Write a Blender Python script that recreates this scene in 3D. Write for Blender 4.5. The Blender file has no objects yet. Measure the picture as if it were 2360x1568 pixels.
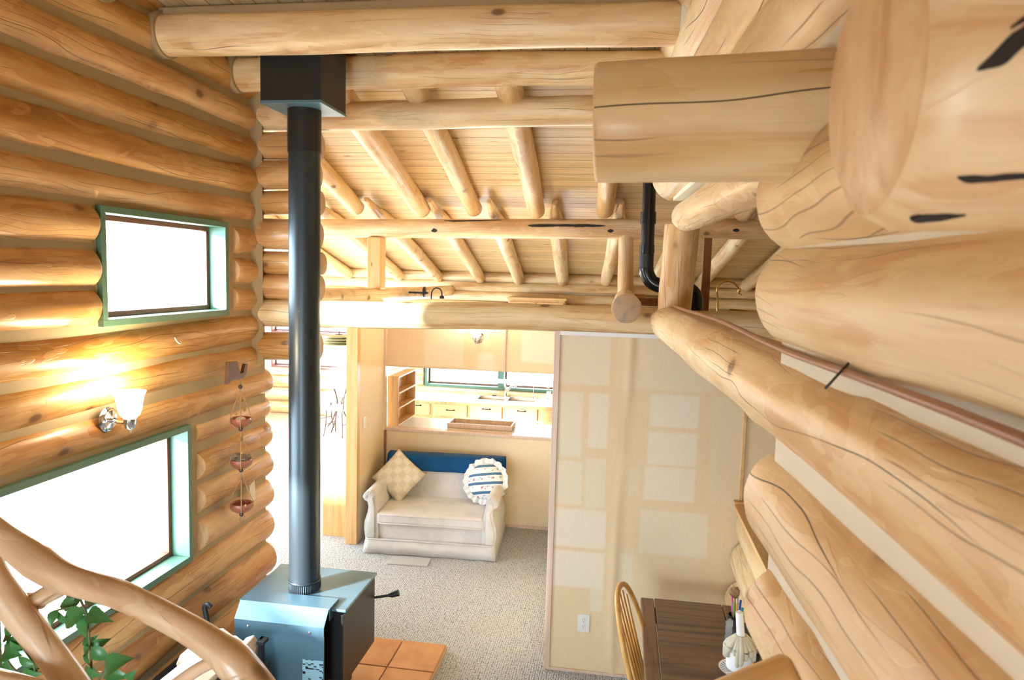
import bpy, bmesh, math, random
from mathutils import Vector, Matrix, noise
random.seed(7)
S = bpy.context.scene
COL = S.collection
PI = math.pi

# ------------------------------------------------------------------ camera, light, exposure
def set_camera():
    cd = bpy.data.cameras.new('camera'); cam = bpy.data.objects.new('camera', cd); COL.objects.link(cam)
    yaw, pitch, roll = 0.151811, 0.0939052, 0.0272794
    f = Vector((-math.sin(yaw)*math.cos(pitch), math.cos(yaw)*math.cos(pitch), -math.sin(pitch)))
    r = f.cross(Vector((0, 0, 1))).normalized(); u = r.cross(f)
    c, s = math.cos(roll), math.sin(roll)
    r2 = c*r + s*u; u2 = -s*r + c*u
    m = Matrix((r2, u2, -f)).transposed().to_4x4(); m.translation = (0, 0, 2.7)
    cam.matrix_world = m
    cd.sensor_width = 36; cd.lens = 1630.28/2360*36
    cd.clip_start = .02; cd.clip_end = 200
    cd.dof.use_dof = True; cd.dof.focus_distance = 4.5; cd.dof.aperture_fstop = 6.3
    S.camera = cam
set_camera()
S.view_settings.view_transform = 'Standard'; S.view_settings.look = 'None'
S.view_settings.gamma = 1; S.view_settings.use_curve_mapping = False
S.view_settings.exposure = 0.42
S.cycles.use_denoising = True
S.cycles.max_bounces = 7; S.cycles.diffuse_bounces = 4; S.cycles.glossy_bounces = 3; S.cycles.transmission_bounces = 4; S.cycles.adaptive_threshold = .04
S.cycles.sample_clamp_indirect = 8
S.cycles.blur_glossy = 1.0; S.cycles.caustics_reflective = False; S.cycles.caustics_refractive = False

W = bpy.data.worlds.new('overcast_sky'); S.world = W; W.use_nodes = True
W.node_tree.nodes['Background'].inputs[0].default_value = (.68, .85, 1.0, 1)
W.node_tree.nodes['Background'].inputs[1].default_value = 22.0

def lamp(name, kind, loc, energy, color=(1, 1, 1), direction=None, **k):
    ld = bpy.data.lights.new(name, kind); o = bpy.data.objects.new(name, ld); COL.objects.link(o)
    o.location = loc; ld.energy = energy; ld.color = color
    if direction: o.rotation_euler = Vector(direction).to_track_quat('-Z', 'Y').to_euler()
    for a, b in k.items(): setattr(ld, a, b)
    return o
lamp('sun', 'SUN', (-8, -6, 6), 34.0, (.97, .98, 1), (.95, 1, -.33), angle=math.radians(6))
def portal(name, loc, direction, sx, sy):
    o = lamp(name, 'AREA', loc, 1, direction=direction, shape='RECTANGLE', size=sx, size_y=sy)
    o.data.cycles.is_portal = True
# openings: (upper left window, lower left window, added dining front, dining left, kitchen, dining end, added rear)
portal('portal_upper_window', (-2.72, 3.65, 2.68), (1, 0, 0), 1.15, .62)
portal('portal_lower_window', (-2.72, 3.1, 1.34), (1, 0, 0), 1.4, .85)
portal('portal_dining_front', (-5.47, 4.66, 1.67), (0, 1, 0), 2.3, 1.3)
portal('portal_dining_side', (-6.95, 8.3, 1.35), (1, 0, 0), 4.2, 1.7)
portal('portal_kitchen', (-1.85, 10.42, 1.35), (0, -1, 0), 2.1, .8)
portal('portal_dining_end', (-5.6, 12.4, 1.1), (0, -1, 0), 2.4, 1.2)
portal('portal_rear', (-1.43, -2.55, .88), (0, 1, 0), 2.1, 1.5)

# ------------------------------------------------------------------ materials
class NT:
    def __init__(s, name):
        s.m = bpy.data.materials.new(name); s.m.use_nodes = True
        s.t = s.m.node_tree; s.b = s.t.nodes['Principled BSDF']
    def n(s, kind, **k):
        x = s.t.nodes.new(kind)
        for a, b in k.items(): setattr(x, a, b)
        return x
    def l(s, a, b): s.t.links.new(a, b)
    def val(s, x, v):
        if hasattr(v, 'links'): s.l(v, x)
        else: x.default_value = v
    def math(s, op, a, b=0.0, c=None, clamp=False):
        x = s.n('ShaderNodeMath', operation=op, use_clamp=clamp)
        s.val(x.inputs[0], a); s.val(x.inputs[1], b)
        if c is not None: s.val(x.inputs[2], c)
        return x.outputs[0]
    def mix(s, f, a, b, blend='MIX'):
        x = s.n('ShaderNodeMix', data_type='RGBA', blend_type=blend)
        s.val(x.inputs[0], f); s.val(x.inputs[6], rgb(a)); s.val(x.inputs[7], rgb(b))
        return x.outputs[2]
    def ramp(s, f, stops):
        x = s.n('ShaderNodeValToRGB'); s.l(f, x.inputs[0]); e = x.color_ramp.elements
        while len(e) < len(stops): e.new(.5)
        for i, (p, c) in enumerate(stops): e[i].position = p; e[i].color = rgb(c)
        return x.outputs[0]
    def step(s, v, a, b):
        x = s.n('ShaderNodeMapRange', interpolation_type='SMOOTHSTEP'); s.l(v, x.inputs[0])
        x.inputs[1].default_value = a; x.inputs[2].default_value = b; return x.outputs[0]
    def coords(s, scale=(1, 1, 1), rnd=True, kind='Object', loc=(0, 0, 0)):
        tc = s.n('ShaderNodeTexCoord').outputs[kind]
        if rnd:
            oi = s.n('ShaderNodeObjectInfo').outputs['Random']
            mul = s.math('MULTIPLY', oi, 37.0)
            va = s.n('ShaderNodeVectorMath', operation='ADD'); s.l(tc, va.inputs[0]); s.l(mul, va.inputs[1]); tc = va.outputs[0]
        mp = s.n('ShaderNodeMapping'); s.l(tc, mp.inputs[0]); mp.inputs[3].default_value = scale; mp.inputs[1].default_value = loc
        return mp.outputs[0]
    def noise(s, vec, scale=1.0, detail=3.0, rough=.55, dist=0.0):
        x = s.n('ShaderNodeTexNoise'); s.l(vec, x.inputs['Vector'])
        x.inputs['Scale'].default_value = scale; x.inputs['Detail'].default_value = detail
        x.inputs['Roughness'].default_value = rough; x.inputs['Distortion'].default_value = dist
        return x.outputs['Fac']
    def bump(s, h, strength, dist=.01):
        x = s.n('ShaderNodeBump'); s.l(h, x.inputs['Height']); x.inputs['Strength'].default_value = strength
        x.inputs['Distance'].default_value = dist; s.l(x.outputs[0], s.b.inputs['Normal'])
    def set(s, color=None, rough=None, metal=None, spec=None, coat=None):
        if color is not None: s.val(s.b.inputs['Base Color'], rgb(color))
        if rough is not None: s.val(s.b.inputs['Roughness'], rough)
        if metal is not None: s.val(s.b.inputs['Metallic'], metal)
        if spec is not None: s.val(s.b.inputs['Specular IOR Level'], spec)
        if coat is not None: s.b.inputs['Coat Weight'].default_value = coat; s.b.inputs['Coat Roughness'].default_value = .15
        return s.m
def rgb(c):
    if hasattr(c, 'links') or not isinstance(c, (tuple, list)): return c
    return tuple(c) + (1,) if len(c) == 3 else c
def srgb(r, g, b):
    f = lambda v: (v/255/12.92) if v/255 <= .04045 else ((v/255+.055)/1.055)**2.4
    return (f(r), f(g), f(b))

def log_wood(name, dark, mid, light, rough=.38, crack=1.0, knots=1.0):
    k = NT(name)
    streak = k.noise(k.coords((.55, 7, 7)), 1.0, 5, .62, .3)
    patch = k.noise(k.coords((1.3, 3.2, 3.2), loc=(3, 1, 4)), 1.0, 3, .55, .6)
    fine = k.noise(k.coords((2.5, 75, 75)), 1.0, 3, .6)
    tone = k.math('ADD', k.math('MULTIPLY', streak, .55), k.math('MULTIPLY', patch, .45))
    col = k.ramp(tone, [(.35, dark), (.475, mid), (.60, light), (.72, mid)])
    col = k.mix(k.math('MULTIPLY', k.step(fine, .52, .78), .30), col, dark)
    red = k.step(k.noise(k.coords((.8, 13, 13), loc=(4, 9, 3)), 1.0, 3, .6, .8), .56, .66)
    col = k.mix(k.math('MULTIPLY', red, .45), col, tuple(a*b for a, b in zip(dark, (1.05, .82, .72))))
    # drawknife scallops: lighter shaved patches
    shav = k.step(k.noise(k.coords((2.6, 8, 8), loc=(9, 2, 7)), 1.0, 2, .5, 1.8), .55, .565)
    col = k.mix(k.math('MULTIPLY', shav, .36), col, light)
    # drying checks: long thin dark lines along the grain
    ob = k.n('ShaderNodeTexCoord').outputs['Object']; sx = k.n('ShaderNodeSeparateXYZ'); k.l(ob, sx.inputs[0])
    th = k.math('DIVIDE', k.math('ARCTAN2', sx.outputs[2], sx.outputs[1]), 2*PI)
    def checks(N, vec, amp, w0, w1):
        f = k.math('ADD', k.math('MULTIPLY', th, float(N)), k.math('MULTIPLY', k.noise(vec, 1.0, 2, .5), amp))
        fr = k.math('ABSOLUTE', k.math('SUBTRACT', k.math('FRACT', f), .5))
        return k.step(fr, w1, w0)
    m1 = k.step(k.noise(k.coords((.8, 5, 5), loc=(6, 6, 1)), 1.0, 1), .50, .60)
    m2 = k.step(k.noise(k.coords((1.5, 9, 9), loc=(1, 6, 11)), 1.0, 1), .52, .60)
    l1 = k.math('MULTIPLY', checks(8, k.coords((.9, 1.2, 1.2), loc=(2, 8, 5)), 3.2, .008, .018), m1)
    l2 = k.math('MULTIPLY', checks(23, k.coords((1.3, 2, 2), loc=(12, 3, 9)), 5.0, .02, .05), m2)
    line = k.math('MULTIPLY', k.math('MAXIMUM', l1, k.math('MULTIPLY', l2, .5)), crack)
    col = k.mix(k.math('MULTIPLY', line, .88), col, (.045, .022, .010))
    # knots
    vo = k.n('ShaderNodeTexVoronoi'); k.l(k.coords((3.2, 5.0, 5.0), loc=(5, 5, 2)), vo.inputs['Vector']); vo.inputs['Scale'].default_value = 1.0
    sp = k.n('ShaderNodeSeparateColor'); k.l(vo.outputs['Color'], sp.inputs[0])
    rare = k.step(sp.outputs[0], .36, .38)
    kd = vo.outputs['Distance']
    core = k.math('MULTIPLY', k.math('MULTIPLY', k.step(kd, .15, .07), rare), knots)
    halo = k.math('MULTIPLY', k.math('MULTIPLY', k.step(kd, .30, .12), rare), knots)
    col = k.mix(k.math('MULTIPLY', halo, .35), col, dark)
    col = k.mix(k.math('MULTIPLY', core, .8), col, (.13, .055, .02))
    oi = k.n('ShaderNodeObjectInfo').outputs['Random']
    hs = k.n('ShaderNodeHueSaturation'); k.l(col, hs.inputs['Color'])
    k.l(k.math('ADD', k.math('MULTIPLY', oi, .22), .90), hs.inputs['Value'])
    k.l(k.math('ADD', k.math('MULTIPLY', oi, -.16), 1.08), hs.inputs['Saturation'])
    k.l(k.math('ADD', k.math('MULTIPLY', patch, .22), rough-.11), k.b.inputs['Roughness'])
    h = k.math('SUBTRACT', k.math('ADD', k.math('MULTIPLY', fine, .06), k.math('ADD', k.math('MULTIPLY', patch, .35), k.math('MULTIPLY', shav, .08))), k.math('ADD', line, k.math('MULTIPLY', core, -.25)))
    k.bump(h, .55, .012)
    return k.set(hs.outputs[0], spec=.45)
def end_grain():
    k = NT('end_grain'); v = k.coords((1, 1, 1), rnd=False)
    ra = k.n('ShaderNodeVectorMath', operation='MULTIPLY'); k.l(v, ra.inputs[0]); ra.inputs[1].default_value = (0, 1, 1)
    ln = k.n('ShaderNodeVectorMath', operation='LENGTH'); k.l(ra.outputs[0], ln.inputs[0])
    rings = k.math('SINE', k.math('ADD', k.math('MULTIPLY', ln.outputs['Value'], 620.0), k.math('MULTIPLY', k.noise(v, 25, 3), 6)))
    col = k.mix(k.math('MULTIPLY', k.step(rings, -.4, .9), .5), (.50, .33, .20), (.34, .21, .12))
    col = k.mix(k.math('MULTIPLY', k.step(k.noise(v, 14, 3), .5, .7), .6), col, (.25, .20, .17))
    k.bump(rings, .12, .003)
    return k.set(col, .6)
WOOD = log_wood('peeled_log_wood', (.54, .29, .115), (.72, .495, .25), (.85, .67, .41))
WOODL = log_wood('shaded_log_wood', (.34, .145, .042), (.54, .285, .10), (.69, .43, .195), rough=.34)  # left wall shade put into a darker copy of the log wood
WOODP = log_wood('pale_pole_wood', (.52, .28, .10), (.72, .46, .21), (.84, .63, .37), rough=.45, crack=.8)
WOODB = log_wood('smooth_branch_wood', (.44, .26, .135), (.62, .42, .255), (.75, .58, .40), rough=.3, crack=.35, knots=.8)
ENDG = end_grain()
def end_pale():
    k = NT('pale_end_grain'); v = k.coords((9, 3, 1.2)); n1 = k.noise(v, 6, 4, .6, .6)
    return k.set(k.ramp(n1, [(.3, (.58, .33, .15)), (.5, (.72, .47, .24)), (.7, (.80, .58, .34))]), .5)
ENDP = end_pale()

def plain(name, color, rough=.5, metal=0.0, var=.06, scale=8, bump=0.0, bscale=60, spec=.5, coat=0):
    k = NT(name); v = k.coords((1, 1, 1))
    nz = k.noise(v, scale, 4)
    c2 = tuple(max(0, x*(1-var*2)) for x in color)
    k.set(k.mix(nz, color, c2), rough, metal, spec, coat or None)
    if bump: k.bump(k.noise(v, bscale, 3), bump, .004)
    return k.m
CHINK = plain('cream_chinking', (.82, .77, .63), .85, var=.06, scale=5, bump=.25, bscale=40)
CHINKL = plain('shaded_chinking', (.42, .315, .175), .85, var=.08, scale=5, bump=.25, bscale=40)  # same chinking as the cream one, with left-side shade in its colour
BLACK = plain('black_stove_paint', (.018, .02, .021), .38, .3, var=.2, scale=20)
BLACKMATTE = plain('matte_black_metal', (.012, .013, .014), .5, .0, var=.2, scale=20)
ABSB = plain('black_abs_plastic', (.012, .014, .016), .2, 0, var=.1)
GREEN = plain('green_window_trim', (.10, .21, .14), .4, var=.12)
REDB = plain('red_brown_sash', (.22, .075, .045), .4, var=.12)
CHROME = plain('chrome', (.85, .86, .88), .08, 1.0, var=.02)
STEEL = plain('brushed_steel', (.62, .64, .66), .25, 1.0, var=.05)
BRASS = plain('polished_brass', (.83, .58, .20), .2, 1.0, var=.05)
WHITEP = plain('white_paint', (.86, .84, .82), .5, var=.03)
IVORY = plain('ivory_plastic', (.80, .79, .70), .35, var=.02)
LAMIN = plain('white_laminate', (.84, .82, .80), .35, var=.03)
IRON = plain('wrought_iron', (.045, .035, .035), .45, .6, var=.1)
TERRA = plain('terracotta_glaze', (.42, .135, .075), .35, var=.12)
JUTE = plain('jute_cord', (.56, .34, .15), .8, var=.15, scale=60)
BEADD = plain('dark_bead', (.10, .05, .035), .25, var=.1)
BEADL = plain('amber_bead', (.55, .27, .09), .3, var=.1)
WALNUT = plain('carved_brown_wood', (.17, .065, .03), .45, var=.25, scale=12)
CABLE = plain('brown_cable', (.30, .13, .065), .35, var=.05)
def pine(name, c1, c2, rough=.42, axis=2, dense=22):
    k = NT(name); sc = [dense, dense, dense]; sc[axis] = 1.2
    st = k.noise(k.coords(tuple(sc)), 1.0, 4, .6, .3)
    col = k.ramp(st, [(.32, c2), (.55, c1), (.75, tuple(x*1.06 for x in c1))])
    sc2 = [14, 14, 14]; sc2[axis] = 6
    vo = k.n('ShaderNodeTexVoronoi'); k.l(k.coords(tuple(sc2), loc=(2, 3, 1)), vo.inputs['Vector']); vo.inputs['Scale'].default_value = .5
    sp = k.n('ShaderNodeSeparateColor'); k.l(vo.outputs['Color'], sp.inputs[0])
    kn = k.math('MULTIPLY', k.step(vo.outputs['Distance'], .12, .05), k.step(sp.outputs[0], .72, .74))
    col = k.mix(k.math('MULTIPLY', kn, .75), col, (.20, .08, .03))
    k.bump(st, .1, .003)
    return k.set(col, rough, spec=.4)
PINE = pine('knotty_pine', (.72, .44, .19), (.60, .32, .11), axis=2)
PINEX = pine('knotty_pine_across', (.74, .46, .20), (.62, .34, .12), axis=0)
PINEY = pine('knotty_pine_along', (.74, .46, .20), (.62, .34, .12), axis=1)
PINK = pine('pinkish_trim_wood', (.70, .52, .40), (.62, .42, .30), axis=2, dense=30)
OAKY = pine('golden_chair_wood', (.70, .40, .13), (.60, .30, .08), axis=2, rough=.3, dense=40)
DARKT = pine('weathered_dark_plank', (.20, .105, .055), (.085, .042, .022), axis=0, rough=.38, dense=28)
DARKR = pine('weathered_dark_rail', (.22, .115, .055), (.09, .045, .022), axis=1, rough=.4, dense=26)
BROWNB = pine('brown_board', (.34, .16, .07), (.24, .10, .04), axis=2, rough=.5)
FIRE = pine('split_firewood', (.88, .80, .66), (.78, .64, .46), axis=1, rough=.7, dense=30)

def ceiling_mat(name, axis, width, along):
    k = NT(name); tc = k.n('ShaderNodeTexCoord').outputs['Object']
    sp = k.n('ShaderNodeSeparateXYZ'); k.l(tc, sp.inputs[0])
    u = k.math('DIVIDE', sp.outputs[axis], width)
    idx = k.math('FLOOR', u); fr = k.math('SUBTRACT', u, idx)
    edge = k.math('ABSOLUTE', k.math('SUBTRACT', fr, .5))
    groove = k.step(edge, .455, .49)
    wn = k.n('ShaderNodeTexWhiteNoise', noise_dimensions='1D'); k.l(idx, wn.inputs['W'])
    off = k.n('ShaderNodeVectorMath', operation='ADD'); k.l(tc, off.inputs[0])
    mul = k.n('ShaderNodeVectorMath', operation='SCALE'); k.l(wn.outputs['Color'], mul.inputs[0]); mul.inputs['Scale'].default_value = 40
    k.l(mul.outputs[0], off.inputs[1])
    def mp(sc):
        m = k.n('ShaderNodeMapping'); k.l(off.outputs[0], m.inputs[0]); m.inputs[3].default_value = sc; return m.outputs[0]
    sc = [30, 30, 30]; sc[along] = 1.4
    g = k.noise(mp(tuple(sc)), 1.0, 4, .6, .4)
    col = k.ramp(g, [(.30, (.66, .42, .18)), (.50, (.80, .58, .30)), (.72, (.87, .70, .43))])
    hs = k.n('ShaderNodeHueSaturation'); k.l(col, hs.inputs['Color']); k.l(k.math('ADD', k.math('MULTIPLY', wn.outputs['Value'], .16), .90), hs.inputs['Value'])
    sc2 = [11, 11, 11]; sc2[along] = 3.6
    vo = k.n('ShaderNodeTexVoronoi'); k.l(mp(tuple(sc2)), vo.inputs['Vector']); vo.inputs['Scale'].default_value = .9
    s2 = k.n('ShaderNodeSeparateColor'); k.l(vo.outputs['Color'], s2.inputs[0])
    kn = k.math('MULTIPLY', k.step(vo.outputs['Distance'], .17, .06), k.step(s2.outputs[0], .70, .72))
    col = k.mix(k.math('MULTIPLY', kn, .7), hs.outputs[0], (.22, .08, .025))
    col = k.mix(k.math('MULTIPLY', groove, .7), col, (.26, .13, .045))
    k.bump(k.math('SUBTRACT', 1.0, groove), .5, .01)
    return k.set(col, .42, spec=.4)
CEILX = ceiling_mat('ceiling_boards_across', 1, .142, 0)
CEILY = ceiling_mat('ceiling_boards_along', 0, .13, 1)

def carpet_mat():
    k = NT('loop_carpet'); v = k.coords((1, 1, 1), rnd=False)
    vo = k.n('ShaderNodeTexVoronoi'); k.l(v, vo.inputs['Vector']); vo.inputs['Scale'].default_value = 62; vo.inputs['Randomness'].default_value = .35
    d = vo.outputs['Distance']
    col = k.ramp(d, [(.0, (.60, .625, .65)), (.42, (.51, .525, .54)), (.72, (.17, .17, .175))])
    big = k.noise(v, 1.6, 3)
    col = k.mix(k.math('MULTIPLY', k.step(big, .5, .75), .18), col, (.45, .36, .26))
    k.bump(k.math('SUBTRACT', 1.0, d), .8, .012)
    return k.set(col, .95, spec=.1)
CARPET = carpet_mat()
def tile_mat():
    k = NT('terracotta_tile'); v = k.coords((1, 1, 1))
    col = k.ramp(k.noise(v, 5, 4), [(.3, (.47, .20, .075)), (.55, (.60, .29, .12)), (.8, (.66, .36, .17))])
    k.bump(k.noise(v, 12, 3), .1, .004)
    return k.set(col, .4)
TILE = tile_mat()
GROUT = plain('grout', (.50, .38, .27), .9)
def cloth(name, c1, c2=None, scale=420, rough=.9, bump=.3):
    k = NT(name); v = k.coords((1, 1, 1), rnd=False)
    w = k.noise(v, scale, 2); big = k.noise(v, 5, 3)
    c2 = c2 or tuple(x*.86 for x in c1)
    col = k.mix(k.step(big, .35, .7), c1, c2)
    col = k.mix(k.math('MULTIPLY', w, .2), col, tuple(x*.7 for x in c1))
    k.bump(w, bump, .003)
    m = k.set(col, rough, spec=.2)
    k.b.inputs['Sheen Weight'].default_value = .25
    return m
VELVET = cloth('beige_velvet', (.68, .655, .64), (.58, .555, .54))
BLUE = cloth('blue_blanket_wool', (.02, .16, .44), (.015, .12, .36), scale=260)
WHITEC = cloth('white_cushion_cloth', (.78, .78, .77))
def weave_patch():
    k = NT('cream_patchwork_cloth'); v = k.coords((1, 1, 1), rnd=False)
    ch = k.n('ShaderNodeTexChecker'); k.l(v, ch.inputs[0]); ch.inputs['Scale'].default_value = 15
    col = k.mix(ch.outputs['Fac'], (.74, .68, .55), (.64, .57, .43))
    k.bump(k.noise(v, 400, 2), .2, .003)
    return k.set(col, .85, spec=.2)
PATCHW = weave_patch()
def stripe_floral():
    k = NT('blue_stripe_floral_cloth'); tc = k.n('ShaderNodeTexCoord').outputs['Object']
    sp = k.n('ShaderNodeSeparateXYZ'); k.l(tc, sp.inputs[0])
    u = k.math('DIVIDE', k.math('ADD', sp.outputs[1], k.math('MULTIPLY', k.noise(tc, 6, 1), .012)), .088)
    fr = k.math('FRACT', u)
    blue = k.math('MULTIPLY', k.step(fr, .60, .63), k.step(fr, .93, .90))
    vo = k.n('ShaderNodeTexVoronoi'); m = k.n('ShaderNodeMapping'); k.l(tc, m.inputs[0]); m.inputs[3].default_value = (1, 1, 0)
    k.l(m.outputs[0], vo.inputs['Vector']); vo.inputs['Scale'].default_value = 36
    s2 = k.n('ShaderNodeSeparateColor'); k.l(vo.outputs['Color'], s2.inputs[0])
    band = k.math('MULTIPLY', k.step(fr, .10, .15), k.step(fr, .50, .44))
    dots = k.math('MULTIPLY', band, k.step(vo.outputs['Distance'], .42, .30))
    fl = k.mix(k.step(s2.outputs[0], .45, .5), (.55, .05, .09), (.30, .42, .50))
    col = k.mix(k.math('MULTIPLY', dots, .85), (.82, .81, .80), fl)
    dt = k.n('ShaderNodeTexVoronoi'); k.l(m.outputs[0], dt.inputs['Vector']); dt.inputs['Scale'].default_value = 110; dt.inputs['Randomness'].default_value = .1
    bl = k.mix(k.step(dt.outputs['Distance'], .30, .18), (.035, .12, .25), (.30, .42, .52))
    col = k.mix(blue, col, bl)
    return k.set(col, .85, spec=.2)
FLORAL = stripe_floral()
RUFF = plain('white_ruffle_cotton', (.84, .83, .82), .9, var=.05, scale=30)
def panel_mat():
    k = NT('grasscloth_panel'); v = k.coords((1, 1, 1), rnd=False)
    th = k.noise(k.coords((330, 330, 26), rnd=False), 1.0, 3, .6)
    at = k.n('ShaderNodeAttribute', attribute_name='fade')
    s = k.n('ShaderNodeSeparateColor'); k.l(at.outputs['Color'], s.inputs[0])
    base = k.mix(s.outputs[0], (.80, .61, .37), (.85, .76, .60))     # R: paleness: fade marks, and painted light on the low wall
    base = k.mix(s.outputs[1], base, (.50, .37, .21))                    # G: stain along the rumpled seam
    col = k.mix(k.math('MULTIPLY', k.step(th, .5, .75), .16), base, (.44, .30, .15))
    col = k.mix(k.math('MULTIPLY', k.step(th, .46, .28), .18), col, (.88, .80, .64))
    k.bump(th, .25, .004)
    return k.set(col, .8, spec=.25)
PANEL = panel_mat()
def glass_mat():
    k = NT('window_glass'); t = k.t
    tr = k.n('ShaderNodeBsdfTransparent'); gl = k.n('ShaderNodeBsdfGlossy'); gl.inputs['Roughness'].default_value = .02
    mx = k.n('ShaderNodeMixShader'); mx.inputs[0].default_value = .05; k.l(tr.outputs[0], mx.inputs[1]); k.l(gl.outputs[0], mx.inputs[2])
    k.l(mx.outputs[0], t.nodes['Material Output'].inputs[0]); return k.m
GLASS = glass_mat()
def shade_mat():
    k = NT('lit_frosted_shade'); k.set((.9, .87, .8), .4)
    k.b.inputs['Emission Color'].default_value = (1, .86, .62, 1); k.b.inputs['Emission Strength'].default_value = 9; return k.m
SHADE = shade_mat()
def stove_mat():
    k = NT('sky_tinted_stove_metal'); v = k.coords((1, 1, 1))  # blackish-grey metal; blue sky reflection mixed into the base colour
    col = k.mix(k.noise(v, 6, 3), (.09, .18, .24), (.115, .215, .275))
    col = k.mix(k.math('MULTIPLY', k.step(k.noise(v, 22, 4), .62, .75), .35), col, (.14, .10, .08))
    return k.set(col, k.math('ADD', k.math('MULTIPLY', k.noise(v, 9, 3), .25), .24), .35)
STOVE = stove_mat()
def pipe_mat():
    k = NT('scuffed_black_pipe'); v = k.coords((1, 1, 1))
    sc = k.step(k.noise(k.coords((60, 60, 14)), 1.0, 4, .7), .70, .74)
    col = k.mix(k.math('MULTIPLY', sc, .35), (.042, .056, .066), (.35, .38, .38))
    return k.set(col, .36, .6)
PIPE = pipe_mat()
def leaf_mat():
    k = NT('green_leaf'); v = k.coords((1, 1, 1))
    col = k.mix(k.noise(v, 30, 3), (.025, .12, .03), (.07, .24, .065))
    k.b.inputs['Transmission Weight'].default_value = 0
    return k.set(col, .38)
LEAF = leaf_mat()
WAX = plain('dripped_cream_wax', (.72, .66, .50), .4, var=.15, scale=30)
CANDLE = plain('white_candle_wax', (.88, .88, .86), .35, var=.02)
def plate_mat():
    k = NT('blue_rimmed_china'); tc = k.n('ShaderNodeTexCoord').outputs['Object']
    sp = k.n('ShaderNodeSeparateXYZ'); k.l(tc, sp.inputs[0])
    an = k.math('ARCTAN2', sp.outputs[1], sp.outputs[0])
    ray = k.step(k.math('SINE', k.math('MULTIPLY', an, 26.0)), .3, .5)
    ln = k.n('ShaderNodeVectorMath', operation='LENGTH'); k.l(tc, ln.inputs[0])
    band = k.math('MULTIPLY', k.step(ln.outputs['Value'], .045, .05), k.step(ln.outputs['Value'], .085, .08))
    col = k.mix(k.math('MULTIPLY', ray, band), (.85, .86, .87), (.05, .13, .20))
    col = k.mix(k.step(ln.outputs['Value'], .089, .091), col, (.50, .26, .12))
    return k.set(col, .15)
CHINA = plate_mat()

# ------------------------------------------------------------------ mesh helpers
def mesh_obj(name, bm, mats, parent=None, smooth=False, M=None):
    me = bpy.data.meshes.new(name); bm.normal_update(); bm.to_mesh(me); bm.free()
    for m in (mats if isinstance(mats, (list, tuple)) else [mats]): me.materials.append(m)
    o = bpy.data.objects.new(name, me); COL.objects.link(o)
    if smooth:
        for p in me.polygons: p.use_smooth = True
        if smooth != True:
            me.set_sharp_from_angle(angle=math.radians(smooth))
    if M is not None: o.matrix_world = M
    if parent is not None: o.parent = parent
    return o
def tag(o, label=None, cat=None, group=None, kind=None):
    if label: o['label'] = label
    if cat: o['category'] = cat
    if group: o['group'] = group
    if kind: o['kind'] = kind
    return o
def empty(name, loc=(0, 0, 0), rz=0.0, label=None, cat=None, group=None, kind=None):
    o = bpy.data.objects.new(name, None); COL.objects.link(o); o.location = loc; o.rotation_euler = (0, 0, rz)
    o.empty_display_size = .1
    return tag(o, label, cat, group, kind)
def box(bm, a, b, bev=0.0, M=None, mi=0):
    tmp = bmesh.new(); bmesh.ops.create_cube(tmp, size=1)
    a, b = Vector(a), Vector(b); c = (a+b)/2; d = b-a
    for v in tmp.verts: v.co = Vector((v.co.x*d.x, v.co.y*d.y, v.co.z*d.z)) + c
    if bev: bmesh.ops.bevel(tmp, geom=tmp.edges[:], offset=bev, segments=2, profile=.5, affect='EDGES')
    merge(bm, tmp, M, mi)
def merge(bm, tmp, M=None, mi=0):
    vs = {}
    for v in tmp.verts: vs[v] = bm.verts.new(M @ v.co if M is not None else v.co)
    for f in tmp.faces:
        nf = bm.faces.new([vs[v] for v in f.verts]); nf.material_index = mi or f.material_index; nf.smooth = f.smooth
    tmp.free()
def bobj(name, boxes, mat, parent=None, bev=.003, M=None):
    bm = bmesh.new()
    for a, b in boxes: box(bm, a, b, bev)
    return mesh_obj(name, bm, mat, parent, M=M)
def tube(bm, pts, rad, n=12, caps=True, mi=0):
    pts = [Vector(p) for p in pts]; rs = rad if isinstance(rad, (list, tuple)) else [rad]*len(pts)
    rings = []; up = None
    for i, p in enumerate(pts):
        t = (pts[min(i+1, len(pts)-1)] - pts[max(i-1, 0)]).normalized()
        if up is None:
            up = Vector((0, 0, 1)) if abs(t.z) < .9 else Vector((1, 0, 0))
        a = t.cross(up).normalized(); b = a.cross(t).normalized(); up = b
        rings.append([bm.verts.new(p + (a*math.cos(2*PI*k/n) + b*math.sin(2*PI*k/n))*rs[i]) for k in range(n)])
    for i in range(len(rings)-1):
        for k in range(n):
            f = bm.faces.new((rings[i][k], rings[i+1][k], rings[i+1][(k+1) % n], rings[i][(k+1) % n])); f.smooth = True; f.material_index = mi
    if caps:
        bm.faces.new(rings[0]).material_index = mi; bm.faces.new(rings[-1][::-1]).material_index = mi
def spline(pts, sub=6):
    P = [Vector(p) for p in pts]; out = []
    for i in range(len(P)-1):
        p0, p1, p2, p3 = P[max(i-1, 0)], P[i], P[i+1], P[min(i+2, len(P)-1)]
        for k in range(sub):
            t = k/sub
            out.append(.5*((2*p1) + (p2-p0)*t + (2*p0-5*p1+4*p2-p3)*t*t + (3*p1-p0-3*p2+p3)*t**3))
    out.append(P[-1]); return out
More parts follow.
